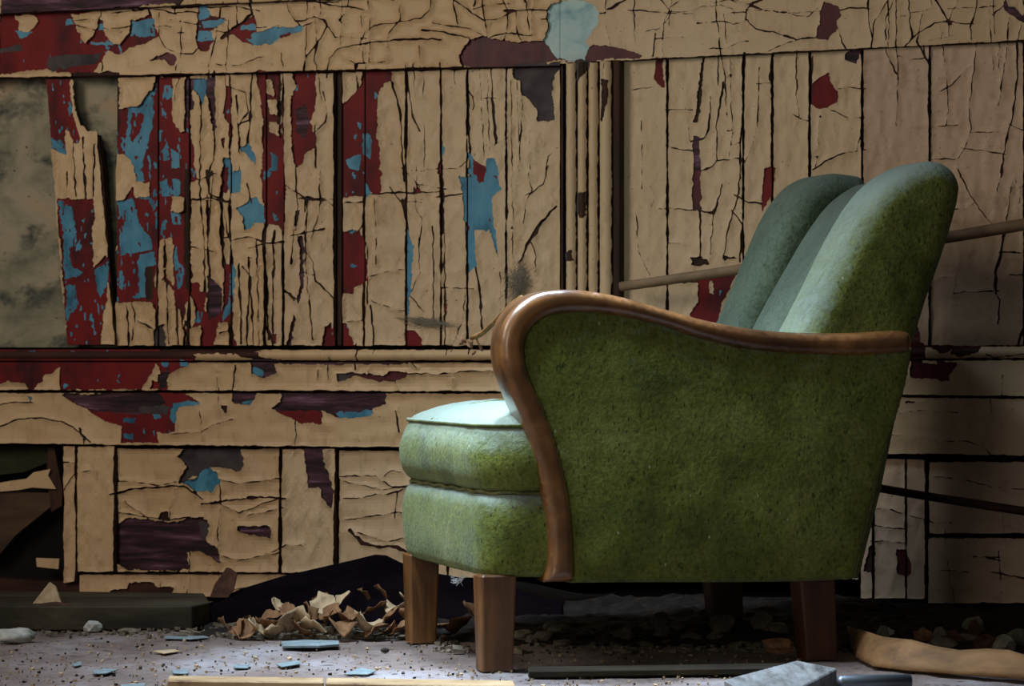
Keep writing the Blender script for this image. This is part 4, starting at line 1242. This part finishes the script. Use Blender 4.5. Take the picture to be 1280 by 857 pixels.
M_BEAM = layer_mat('dark_rotten_beam', [(.3, G(20, 16, 14)), (.5, G(46, 40, 30)), (.75, G(76, 70, 50))], 12, (.3, 1, 1), .85, .8)
M_BLACK = layer_mat('black_board', [(.3, G(6, 5, 7)), (.6, G(17, 12, 16))], 16, (.4, 1, 1), .95, .8)
M_BLACK.node_tree.nodes['Principled BSDF'].inputs['Specular IOR Level'].default_value = 0
M_ROCK = layer_mat('plaster_rock', [(.3, G(120, 118, 108)), (.6, G(176, 176, 170))], 20, (1, 1, 1), .9, .8)
M_PLAST = layer_mat('dirty_plaster', [(.3, G(66, 58, 48)), (.6, G(120, 110, 94))], 24, (1, 1, 1), .95, .8)
M_BRICK = layer_mat('sooty_brick', [(.3, G(40, 26, 20)), (.6, G(82, 54, 40))], 22, (1, 1, 1), .95, .8)
M_LEAF = layer_mat('dry_leaf', [(.3, G(60, 38, 24)), (.5, G(116, 82, 54)), (.7, G(154, 116, 80))], 25, (1, 1, 1), .8, .6)
M_CHIP = layer_mat('cream_chip', [(.3, G(140, 116, 88)), (.7, G(196, 172, 138))], 30, (1, 1, 1), .7, .5)
M_PALE = layer_mat('pale_blue_paint', [(.3, G(92, 102, 104)), (.7, G(128, 144, 150))], 30, (1, 1, 1), .6, .5)
M_CARD = layer_mat('tan_veneer', [(.3, G(70, 48, 28)), (.5, G(112, 80, 48)), (.75, G(140, 104, 64))], 11, (.5, 1, 2), .75, 1.0)
M_GREYW = layer_mat('grey_weathered_top', [(.3, G(60, 56, 54)), (.45, G(112, 110, 108)), (.75, G(146, 148, 150))], 22, (3, .5, 1), .8, .9)
M_METAL, nt, b = mat_new('dull_metal'); b.inputs['Metallic'].default_value = .8; b.inputs['Roughness'].default_value = .45; b.inputs['Base Color'].default_value = (.16, .18, .21, 1)
bump(nt, b, noise(nt, coords(nt), 60), .3, .001)

def lump(name, px, py, w, h, dd, mat, seed, label=None, cat=None, group=None, z=0.0, ang=0, rough=.35, cuts=2):
    """irregular stone w x h px at its foot (px,py), dd = depth / width"""
    f = PG(px, py, z); k = f.y / F_PX; W, H = w * k, h * k
    bm = bmesh.new(); bmesh.ops.create_icosphere(bm, subdivisions=cuts, radius=1)
    for v_ in bm.verts:
        n_ = mnoise.noise(v_.co * 1.3 + Vector((seed * 7.1, 0, 0))) * rough + mnoise.noise(v_.co * 3.1 + Vector((0, seed * 3.3, 0))) * rough * .5
        v_.co *= 1 + n_; v_.co.z = max(v_.co.z, -.75)
    xs_ = [v_.co.x for v_ in bm.verts]; zs_ = [v_.co.z for v_ in bm.verts]; sx = W / (max(xs_) - min(xs_)); sz = H / (max(zs_) - min(zs_))
    z0 = min(zs_)
    for v_ in bm.verts: v_.co = Vector((v_.co.x * sx, v_.co.y * sx * dd, (v_.co.z - z0) * sz))
    o = bm_obj(name, bm, mat, None, cuts > 2, None); o.location = (f.x, f.y + W * dd * .5, z - .002); o.rotation_euler = (0, 0, ang)
    if label: tag(o, label, cat, group)
    return o
def slab(name, pts, thick, mat, up=Vector((0, 0, -1)), wob=.0):
    """plate from world points, extruded along `up`; origin at its lowest middle"""
    pts = [Vector(p) for p in pts]; cen = sum(pts, Vector()) / len(pts)
    bm = bmesh.new(); a = [bm.verts.new(p) for p in pts]; c_ = [bm.verts.new(p + Vector(up) * thick) for p in pts]
    n_ = len(pts); bm.faces.new(a); bm.faces.new(c_[::-1])
    for i in range(n_): bm.faces.new((a[i], c_[i], c_[(i + 1) % n_], a[(i + 1) % n_]))
    zmin = min(v_.co.z for v_ in bm.verts)
    bmesh.ops.recalc_face_normals(bm, faces=bm.faces)
    bmesh.ops.bevel(bm, geom=[e for e in bm.edges], offset=min(thick * .2, .002), segments=1, affect='EDGES')
    bmesh.ops.triangulate(bm, faces=[f for f in bm.faces if len(f.verts) > 4])
    return bm_obj(name, bm, mat, None, False, (cen.x, cen.y, max(zmin, 0)))
def sheet(name, rows, mat, thick=.0015, loc=None):
    """curved sheet from rows of world points"""
    bm = bmesh.new(); g = [[bm.verts.new(p) for p in r] for r in rows]
    for A_, B_ in zip(g, g[1:]):
        for i in range(len(A_) - 1): bm.faces.new((A_[i], A_[i + 1], B_[i + 1], B_[i]))
    bmesh.ops.recalc_face_normals(bm, faces=bm.faces)
    bmesh.ops.solidify(bm, geom=bm.faces[:], thickness=thick)
    c_ = sum((v_.co for v_ in bm.verts), Vector()) / len(bm.verts)
    return bm_obj(name, bm, mat, None, True, loc or (c_.x, c_.y, max(min(v_.co.z for v_ in bm.verts), 0)))

# beam lying at the foot of the wall, and the near-black board slumped against it
P = [PG(-260, 757, .045), PG(100, 758, .045), PG(240, 757, .045), PG(262, 752, .045), PG(255, 741, .045), PG(100, 739, .045), PG(-260, 736, .045)]
tag(slab('fallen_beam', P, .044, M_BEAM), 'dark rotten beam lying flat along the foot of the wall at left', 'beam')
def WPT(px, py, n): x, y, z = wall_pt(px, py, n); return wall.matrix_basis @ Vector((x, y, z)) if False else Matrix.Translation((0, D0, 0)) @ Matrix.Rotation(-TH, 4, 'Z') @ Vector((x, y, z))
bot = [(232, 782), (300, 783), (420, 781), (520, 780), (640, 778), (700, 776)]
top = [(240, 765), (300, 738), (352, 722), (400, 711), (440, 702), (468, 695), (482, 696), (500, 705), (530, 716), (600, 728), (700, 736)]
P = [PD(x, y, 5.42 - (x - 240) * .0002) for x, y in top] + [PD(x, y, 5.26 - (x - 240) * .0002) for x, y in reversed(bot)]
P = [Vector((p.x, p.y, max(p.z, .004))) for p in P]
tag(slab('black_board', P, .012, M_BLACK, Vector((.1, .9, .3))), 'black board with a peaked top leaning under the wall left of the armchair', 'board')
tag(lump('brick', 66, 788, 74, 36, .6, M_BRICK, 3, rough=.10), 'dark sooty brick lump on the floor under the left wall', 'brick')
P = [PD(40, 755, 5.24), PD(62, 727, 5.25), (PD(70, 733, 5.25)), PD(77, 754, 5.24)]
o = tag(slab('paint_shard', [Vector((p.x, p.y, p.z)) for p in P], .006, M_CHIP, Vector((0, 1, 0))), 'tan triangular paint shard standing on the dark brick', 'shard')
P = [PD(262, 747, 5.38), PD(268, 730, 5.39), PD(283, 709, 5.40), PD(288, 710, 5.4), PD(297, 717, 5.4), PD(292, 738, 5.38), PD(285, 747, 5.38)]
tag(slab('paint_shard', P, .006, M_BRICK, Vector((0, 1, 0))), 'brown pointed shard standing upright behind the beam end', 'shard')
o = lump('plaster_lump', 14, 804, 66, 19, .6, M_ROCK, 5, 'white plaster lump on the floor at the left edge', 'plaster', rough=.5, cuts=3); o.data.polygons.foreach_set('use_smooth', [True] * len(o.data.polygons))
lump('stone', 115, 790, 25, 15, .8, M_ROCK, 6, 'small pale grey stone in front of the beam', 'stone', rough=.3)
lump('stone', 10, 783, 52, 24, .8, M_PLAST, 8, 'mossy brown stone behind the white plaster lump', 'stone', rough=.3)
lump('stone', 160, 791, 30, 7, .8, M_PLAST, 9, 'flat grey stone right of the pale grey stone', 'stone', rough=.3)
lump('stone', 208, 784, 26, 10, .8, M_PLAST, 10, 'low olive stone where the beam ends', 'stone', rough=.4)
lump('pebble', 481, 814, 11, 6, .8, M_BEAM, 11, 'small dark round pebble on bare floor left of the far front leg', 'pebble', rough=.15)

# dry leaves / curled scraps heaped against the black board
def leaf(x, y, z, size, rz, rx, ry, curl, seed, mat):
    r = random.Random(seed); bm = bmesh.new(); g = []; NU, NV = 6, 4
    wd = r.uniform(.65, .95); sk = r.uniform(-.12, .12)
    for i in range(NU + 1):
        row = []; t = i / NU * 2 - 1
        wv = wd * math.sqrt(max(1 - abs(t) ** 2.2, .02)) * (1 + .18 * math.sin(i * 2.3 + seed))
        for j in range(NV + 1):
            s_ = j / NV * 2 - 1
            xx, yy = t, s_ * wv + sk * t * t
            zz = curl * (yy * yy * 1.3 + .5 * xx * xx * (1 if seed % 2 else -1)) + .08 * math.sin(i * 1.7 + j * 2.1 + seed)
            row.append(bm.verts.new((xx * size, yy * size, zz * size)))
        g.append(row)
    for A_, B_ in zip(g, g[1:]):
        for j in range(NV): bm.faces.new((A_[j], A_[j + 1], B_[j + 1], B_[j]))
    bmesh.ops.recalc_face_normals(bm, faces=bm.faces); bmesh.ops.solidify(bm, geom=bm.faces[:], thickness=.0009)
    R_ = Matrix.Rotation(rz, 3, 'Z') @ Matrix.Rotation(ry, 3, 'Y') @ Matrix.Rotation(rx, 3, 'X')
    bmesh.ops.rotate(bm, verts=bm.verts, cent=(0, 0, 0), matrix=R_)
    lo = min(v_.co.z for v_ in bm.verts); bmesh.ops.translate(bm, verts=bm.verts, vec=(0, 0, -lo))
    o = bm_obj('dry_leaf', bm, mat, None, True); o.location = (x, y, z); return o
ORD = ('leftmost second third fourth fifth sixth seventh eighth ninth tenth eleventh twelfth thirteenth fourteenth fifteenth sixteenth seventeenth '
       'eighteenth nineteenth twentieth twenty-first twenty-second twenty-third twenty-fourth twenty-fifth twenty-sixth twenty-seventh twenty-eighth twenty-ninth thirtieth thirty-first thirty-second thirty-third thirty-fourth thirty-fifth thirty-sixth thirty-seventh thirty-eighth thirty-ninth fortieth').split()
ORD[0] = 'first'; LOBJ = []
LEAVES = [(338, 768, 20), (360, 762, 22), (374, 776, 26), (345, 786, 24), (392, 782, 30), (405, 758, 26), (402, 745, 20), (428, 752, 22), (440, 770, 22), (452, 786, 30), (425, 787, 28),
          (470, 760, 24), (478, 744, 20), (488, 772, 24), (505, 764, 26), (500, 786, 22), (470, 790, 26), (320, 788, 24), (298, 786, 22), (372, 791, 30), (520, 790, 18), (345, 755, 16), (455, 744, 16),
          (548, 778, 30), (575, 786, 30), (590, 768, 26), (280, 780, 18), (332, 780, 24), (388, 768, 24), (412, 766, 26), (436, 778, 28), (462, 776, 28), (494, 758, 26), (512, 778, 28), (360, 784, 28), (308, 790, 26), (530, 770, 26), (310, 776, 16), (415, 774, 22), (505, 748, 16), (487, 785, 20)]
for i, (x, y, w) in enumerate(LEAVES):
    r = random.Random(50 + i); zz = max(0, (792 - y) * .0011); p = PG(x, min(y + 8, 797), zz)
    if p.y > 5.28: p = PD(x, y + 8, 5.22 + r.uniform(-.04, .04)); zz = max(p.z, 0)
    o = leaf(p.x, p.y, zz, w * .68 * p.y / F_PX, r.uniform(0, 6.28), r.uniform(-.8, .8), r.uniform(-.8, .8), r.uniform(.15, .6), i, M_LEAF if r.random() < .8 else M_CHIP)
    tag(o, '', 'leaf', 'dry leaves heaped by the wall' if x < 535 else 'dry leaves behind the front legs'); LOBJ.append((x, y, o))
for lo_, hi_, where in ((0, 535, 'in the heap left of the armchair legs'), (535, 700, 'behind the front legs of the armchair')):
    S = sorted([a for a in LOBJ if lo_ <= a[0] < hi_], key=lambda a: a[0])
    for k, (x, y, o) in enumerate(S):
        how = 'pale tan curled scrap' if o.data.materials[0] == M_CHIP else 'dry curled brown leaf'
        o['label'] = '%s %s, %s from the left' % (how, where, ORD[k])
# heap of soil and rubble along the wall
vs, fs = [], []; HX = [i * .014 - .57 for i in range(166)]; HN = 46
def hfoot(px): return 796 if px < 545 else 796 + (px - 545) * .12 if px < 640 else 807 if px < 1040 else 814
for i, X in enumerate(HX):
    for j in range(HN):
        t = j / (HN - 1); px = CX + F_PX * X / 5.1
        ya = PG(px, hfoot(px) + 3 * mnoise.noise((X * 9, 0, 1))).y; yb = D0 - .378 * X - .03; Y = ya + (yb - ya) * t
        top = .0 if px < 235 else .030 if px < 520 else .055
        top *= min(1, max(0, (px - 235) / 60)) if px < 520 else min(1, .55 + (px - 520) / 150)
        if px > 1700: top *= .7
        h = top * (1 - (1 - t) ** 1.8) * (.8 + .5 * mnoise.noise((X * 6, Y * 6, 2))) + (.010 * mnoise.noise((X * 24, Y * 24, 3)) + .007 * mnoise.noise((X * 60, Y * 60, 4))) * min(1, t * 6) * (1 if px > 235 else .3)
        if t < .02: h = -.004
        vs.append((X, Y, h))
for i in range(len(HX) - 1):
    for j in range(HN - 1): a = i * HN + j; fs.append((a, a + HN, a + HN + 1, a + 1))
M_SOIL = layer_mat('dark_soil_rubble', [(.3, G(9, 7, 6)), (.5, G(22, 17, 14)), (.75, G(44, 35, 29))], 40, (1, 1, 1), .95, 1.0)
o = mesh_obj('rubble_heap', vs, fs, M_SOIL, None, False)
R_i = Matrix.Rotation(TH, 4, 'Z') @ Matrix.Translation((0, -5.3, 0)); o.data.transform(R_i); o.location = (0, 5.3, 0); o.rotation_euler = (0, 0, -TH); o['kind'] = 'stuff'; tag(o, 'dark heap of soil and rubble along the foot of the wall, behind the armchair legs', 'rubble')
bm = bmesh.new()                                                  # the mass of crumbs the leaves lie on
def crumbs(bm, n, fx, fy, size, seed, zf=lambda x, y: 0):
    r = random.Random(seed)
    for i in range(n):
        x, y = fx(r), fy(r); p = PG(x, y); p.y = min(p.y, D0 - .378 * p.x - .05); s_ = r.uniform(*size) * (r.random() ** 1.5 + .35); p.z = zf(x, y)
        a = r.uniform(0, 6.28); k = r.randint(3, 5); h = s_ * r.uniform(.12, .5); tl = Vector((r.uniform(-.5, .5), r.uniform(-.5, .5), 1))
        lowv = [bm.verts.new((p.x + s_ * math.cos(a + 6.28 * j / k) * r.uniform(.6, 1), p.y + s_ * math.sin(a + 6.28 * j / k) * r.uniform(.6, 1), p.z - .002)) for j in range(k)]
        hi_ = [bm.verts.new(v_.co + Vector((0, 0, h + (v_.co.x - p.x) * tl.x * .6 + (v_.co.y - p.y) * tl.y * .6 + .002))) for v_ in lowv]
        bm.faces.new(hi_)
        for j in range(k): bm.faces.new((lowv[j], lowv[(j + 1) % k], hi_[(j + 1) % k], hi_[j]))
crumbs(bm, 900, lambda r: r.gauss(420, 95), lambda r: 797 - abs(r.gauss(0, 9)), (.004, .014), 1, lambda x, y: max(0, (794 - y)) * .0006)
crumbs(bm, 500, lambda r: r.uniform(540, 1100), lambda r: 815 - abs(r.gauss(0, 16)), (.004, .014), 2)
crumbs(bm, 300, lambda r: r.uniform(-150, 300), lambda r: 792 - abs(r.gauss(0, 5)), (.003, .01), 3)
o = bm_obj('crumbled_debris', bm, M_PLAST); o.data.transform(R_i); o.location = (0, 5.3, 0); o.rotation_euler = (0, 0, -TH); o['kind'] = 'stuff'; tag(o, 'brown crumbled plaster and leaf debris along the foot of the wall', 'debris')
bm = bmesh.new()
crumbs(bm, 700, lambda r: r.uniform(-150, 1000), lambda r: r.uniform(792, 858), (.0012, .0045), 4)
o = bm_obj('paint_crumbs', bm, M_CHIP); o['kind'] = 'stuff'; tag(o, 'tiny pale paint crumbs scattered over the dusty floor', 'debris')
bm = bmesh.new()
crumbs(bm, 420, lambda r: r.uniform(-150, 900), lambda r: r.uniform(796, 856), (.0012, .004), 5)
o = bm_obj('dark_grit', bm, M_BEAM); o['kind'] = 'stuff'; tag(o, 'fine dark grit scattered over the dusty floor', 'grit')

# flat paint chips on the floor
def chip(poly, z, mat, label, group=None, name='paint_chip'):
    P = [PG(x, y, z * .5 + .001) for x, y in poly]
    return tag(slab(name, P, .0018, mat), label, 'paint chip', group)
tag(slab('painted_strip', [PG(353, 806, .008), PG(352, 801, .008), PG(380, 799, .008), (PG(424, 800, .008)), PG(424, 804, .008), PG(400, 806, .008)], .005, M_PALE), 'pale blue painted strip of wood lying on the floor in front of the leaf heap', 'wood strip')
chip([(206, 795), (255, 794), (262, 796), (240, 798), (206, 797)], .003, M_PALE, 'thin pale green chip on the floor near the beam end')
chip([(215, 837), (236, 836), (235, 841), (217, 841)], .004, M_PALE, 'bright pale blue chip just behind the left end of the front board')
chip([(291, 831), (312, 829), (310, 834), (294, 834)], .003, M_PALE, 'pale blue chip right of centre of the front left board')
chip([(90, 829), (101, 826), (102, 830), (93, 832)], .004, M_PALE, 'small whitish blue chip alone on the left floor')
chip([(115, 838), (130, 835), (148, 836), (132, 841), (118, 841)], .002, M_PALE, 'flat pale chip near the bottom left of the floor')
chip([(150, 855), (182, 853), (180, 859), (155, 860)], .004, M_PALE, 'pale blue chip at the bottom edge of the picture')
chip([(191, 813), (218, 811), (226, 813), (205, 816)], .003, M_CHIP, 'dull tan chip lying below the thin pale green one')
chip([(345, 829), (374, 825), (375, 829), (352, 833)], .003, M_PALE, 'pale crumbled chip under the painted strip')
chip([(430, 842), (452, 834), (470, 838), (460, 842)], .002, M_PALE, 'flat pale chip behind the middle of the front board')
# front boards at the very bottom
def plank(name, a, b_, c_, d_, z, thick, mat, label):
    o = slab(name, [PG(*a, z), PG(*b_, z), PG(*c_, z), PG(*d_, z)], thick, mat); return tag(o, label, 'board')
M_TRIMB = layer_mat('cream_worn_board', [(.3, G(70, 48, 32)), (.42, G(150, 122, 88)), (.75, G(186, 160, 124))], 14, (.5, 1, 1), .7, .7)
plank('floor_board', (209, 850), (405, 852), (405, 846.5), (211, 844), .018, .017, M_TRIMB, 'cream painted board lying at the bottom edge, left of the joint')
plank('floor_board', (407, 853), (645, 857), (642, 850), (408, 846.5), .016, .015, M_TRIMB, 'brown worn board lying at the bottom edge, right of the joint')
plank('wood_offcut', (905, 849), (960, 880), (1046, 835), (996, 825), .030, .029, M_GREYW, 'grey weathered wood offcut with split end on the floor under the armchair rear')
plank('floor_board', (660, 838), (960, 834), (1010, 828), (660, 833), .012, .011, M_BEAM, 'dark thin board lying on the floor under the armchair')
bm = bmesh.new(); a = PG(1046, 853, .012); c_ = PG(1140, 853, .012); tube(bm, [(a.x, a.y, .012), (a.x + .006, a.y, .012), (c_.x, c_.y + .02, .012)], [.009, .011, .011], 14)
tag(bm_obj('metal_tube', bm, M_METAL, None, True, (a.x, a.y, 0)), 'short grey metal tube on the floor at the bottom edge beside the wood offcut', 'tube')
# bent veneer sheet bottom right
tp = [(1060, 782), (1078, 787), (1105, 797), (1140, 801), (1170, 809), (1200, 814), (1235, 812), (1262, 814), (1300, 826), (1400, 838)]
bt = [(1063, 800), (1072, 822), (1092, 833), (1130, 838), (1170, 841), (1210, 844), (1240, 846), (1275, 849), (1310, 852), (1400, 858)]
rows = []
for k in range(6):
    t = k / 5; row = []
    for (ax, ay), (bx, by) in zip(tp, bt):
        b3 = PG(bx, by, .004); a3 = PD(ax, ay, b3.y + .05)
        p = b3.lerp(a3, t); p.y -= .010 * math.sin(math.pi * t); row.append(p)
    rows.append(row)
tag(sheet('veneer_sheet', rows, M_CARD, .003), 'bent tan veneer sheet lying on the floor at the right edge', 'veneer')
# rubble below and behind the chair
r = random.Random(9)
xs_ = sorted(r.uniform(650, 1000) for _ in range(20))
for i, x in enumerate(xs_):
    y = r.uniform(784, 812)
    lump('plaster_chunk', x, y, r.uniform(14, 34), r.uniform(9, 24), .8, M_PLAST, 30 + i, z=max(0, (804 - y) * .0011), label= 'dark plaster chunk in the rubble under the armchair, %s from the left' % ORD[i], cat='rubble', group='plaster chunks under the armchair', rough=.4)
xs_ = sorted(r.uniform(1078, 1390) for _ in range(28))
for i, x in enumerate(xs_):
    y = r.uniform(792, 818); mt = M_PLAST if r.random() < .5 else M_BRICK
    lump('plaster_chunk', x, y, r.uniform(16, 46), r.uniform(12, 34), .8, mt, 70 + i, '%s chunk in the rubble under the right wall, %s from the left' % ('grey' if mt is M_PLAST else 'brown', ORD[i]), 'rubble', 'rubble at the foot of the right wall', rough=.4)
for x, y, w, h, s_, mt, lb in ((1110, 797, 18, 15, 1, M_ROCK, 'small pale scrap standing on the rubble above the veneer sheet'), (1155, 800, 26, 16, 2, M_LEAF, 'brown curled scrap on the rubble above the veneer sheet'), (975, 816, 42, 20, 3, M_LEAF, 'tan scrap of board on the floor left of the rear leg')):
    lump('debris_scrap', x, y, w, h, .4, mt, s_ + 90, lb, 'scrap', z=.012, rough=.45)
# long pole leaning behind the chair, thin dark batten below
M_POLE = layer_mat('grey_brown_pole', [(.3, G(92, 72, 54)), (.6, G(140, 116, 90))], 12, (.3, 2, 2), .7, .5)
a = PD(776, 358, 5.47); c_ = PD(1470, 247, 4.98)
def along(a, c_, n, sag=0): return [a.lerp(c_, i / n) - Vector((0, 0, sag * math.sin(math.pi * i / n))) for i in range(n + 1)]
bm = bmesh.new(); tube(bm, along(a, c_, 16, .006), [.0095 + .0025 * i / 16 for i in range(17)], 12, True, .03)
tag(bm_obj('wooden_pole', bm, M_POLE, None, True, a), 'long pale wooden pole leaning along the wall behind the armchair back', 'pole')
a = PD(1040, 600, 5.18); c_ = PD(1440, 661, 4.98)
bm = bmesh.new(); tube(bm, along(a, c_, 12, .003), [.0075 + .001 * i / 12 for i in range(13)], 8, True, .05)
tag(bm_obj('dark_batten', bm, M_BOARDH, None, True, a), 'thin dark batten leaning low along the wall right of the armchair', 'batten')
# withered twig with hanging leaves, left of the arm
M_TWIG = layer_mat('dry_twig', [(.3, G(74, 50, 26)), (.7, G(150, 108, 60))], 40, (1, 1, 1), .8)
tw = empty('withered_twig', PD(640, 400, 4.9)); tag(tw, 'withered twig with dangling dry leaves behind the front of the armrest', 'twig')
def tw_pts(P, d0, d1): return [PD(x, y, d0 + (d1 - d0) * i / (len(P) - 1)) - tw.location for i, (x, y) in enumerate(P)]
bm = bmesh.new()
tube(bm, tw_pts(catmull([(652, 372), (638, 382), (625, 395), (612, 408), (600, 418), (590, 422)], 3, False), 4.75, 5.0), .0048, 7)
tube(bm, tw_pts(catmull([(600, 417), (596, 424), (600, 432)], 3, False), 4.98, 5.0), .0018, 6)
bm_obj('stem', bm, M_TWIG, tw, True)
for i, (x, y, w) in enumerate(((586, 430, 14), (599, 433, 12), (578, 425, 10), (594, 438, 8))):
    o = leaf(0, 0, 0, w * .5 * 4.98 / F_PX, i * 1.3, 1.1, .6, .9, 200 + i, M_LEAF); o.parent = tw; o.location = PD(x, y + 6, 4.98) - tw.location
# cobweb rags caught on the wall and between seat and leg
M_WEB, nt, b = mat_new('cobweb'); b.inputs['Base Color'].default_value = (.20, .17, .13, 1); b.inputs['Roughness'].default_value = 1
M_WEBL, nt, b = mat_new('white_cobweb'); b.inputs['Base Color'].default_value = (.6, .65, .68, 1); b.inputs['Roughness'].default_value = 1
def web(cx_, cy_, w, h, d, n, seed, mat, label, ang=0, rad=.0005):
    r = random.Random(seed); bm = bmesh.new()
    for i in range(n):
        a1 = r.gauss(0, .4), r.gauss(0, .4); a2 = r.gauss(0, .4), r.gauss(0, .4); md_ = ((a1[0] + a2[0]) / 2 + r.uniform(-.1, .1), (a1[1] + a2[1]) / 2 + r.uniform(-.1, .2))
        P = []
        for ax, ay in (a1, md_, a2):
            X_ = ax * w * math.cos(ang) - ay * h * math.sin(ang); Y_ = ax * w * math.sin(ang) + ay * h * math.cos(ang)
            P.append(d(cx_ + X_, cy_ + Y_))
        tube(bm, P, rad * r.uniform(.5, 1.3), 3)
    o = bm_obj('cobweb', bm, mat, None, False, d(cx_, cy_)); o['kind'] = 'stuff'; tag(o, label, 'cobweb'); return o
web(532, 402, 40, 9, lambda x, y: WPT(x, y, .012), 90, 1, M_WEB, 'dark tattered cobweb on the planks left of the twig', .1)
web(648, 352, 18, 30, lambda x, y: WPT(x, y, .014), 150, 2, M_WEB, 'dark clump of cobweb on the plank above the armrest front', .2)
web(572, 724, 13, 8, lambda x, y: PD(x, y, 4.70), 40, 3, M_WEBL, 'white cobweb under the seat between the two front legs', -.5, .00035)
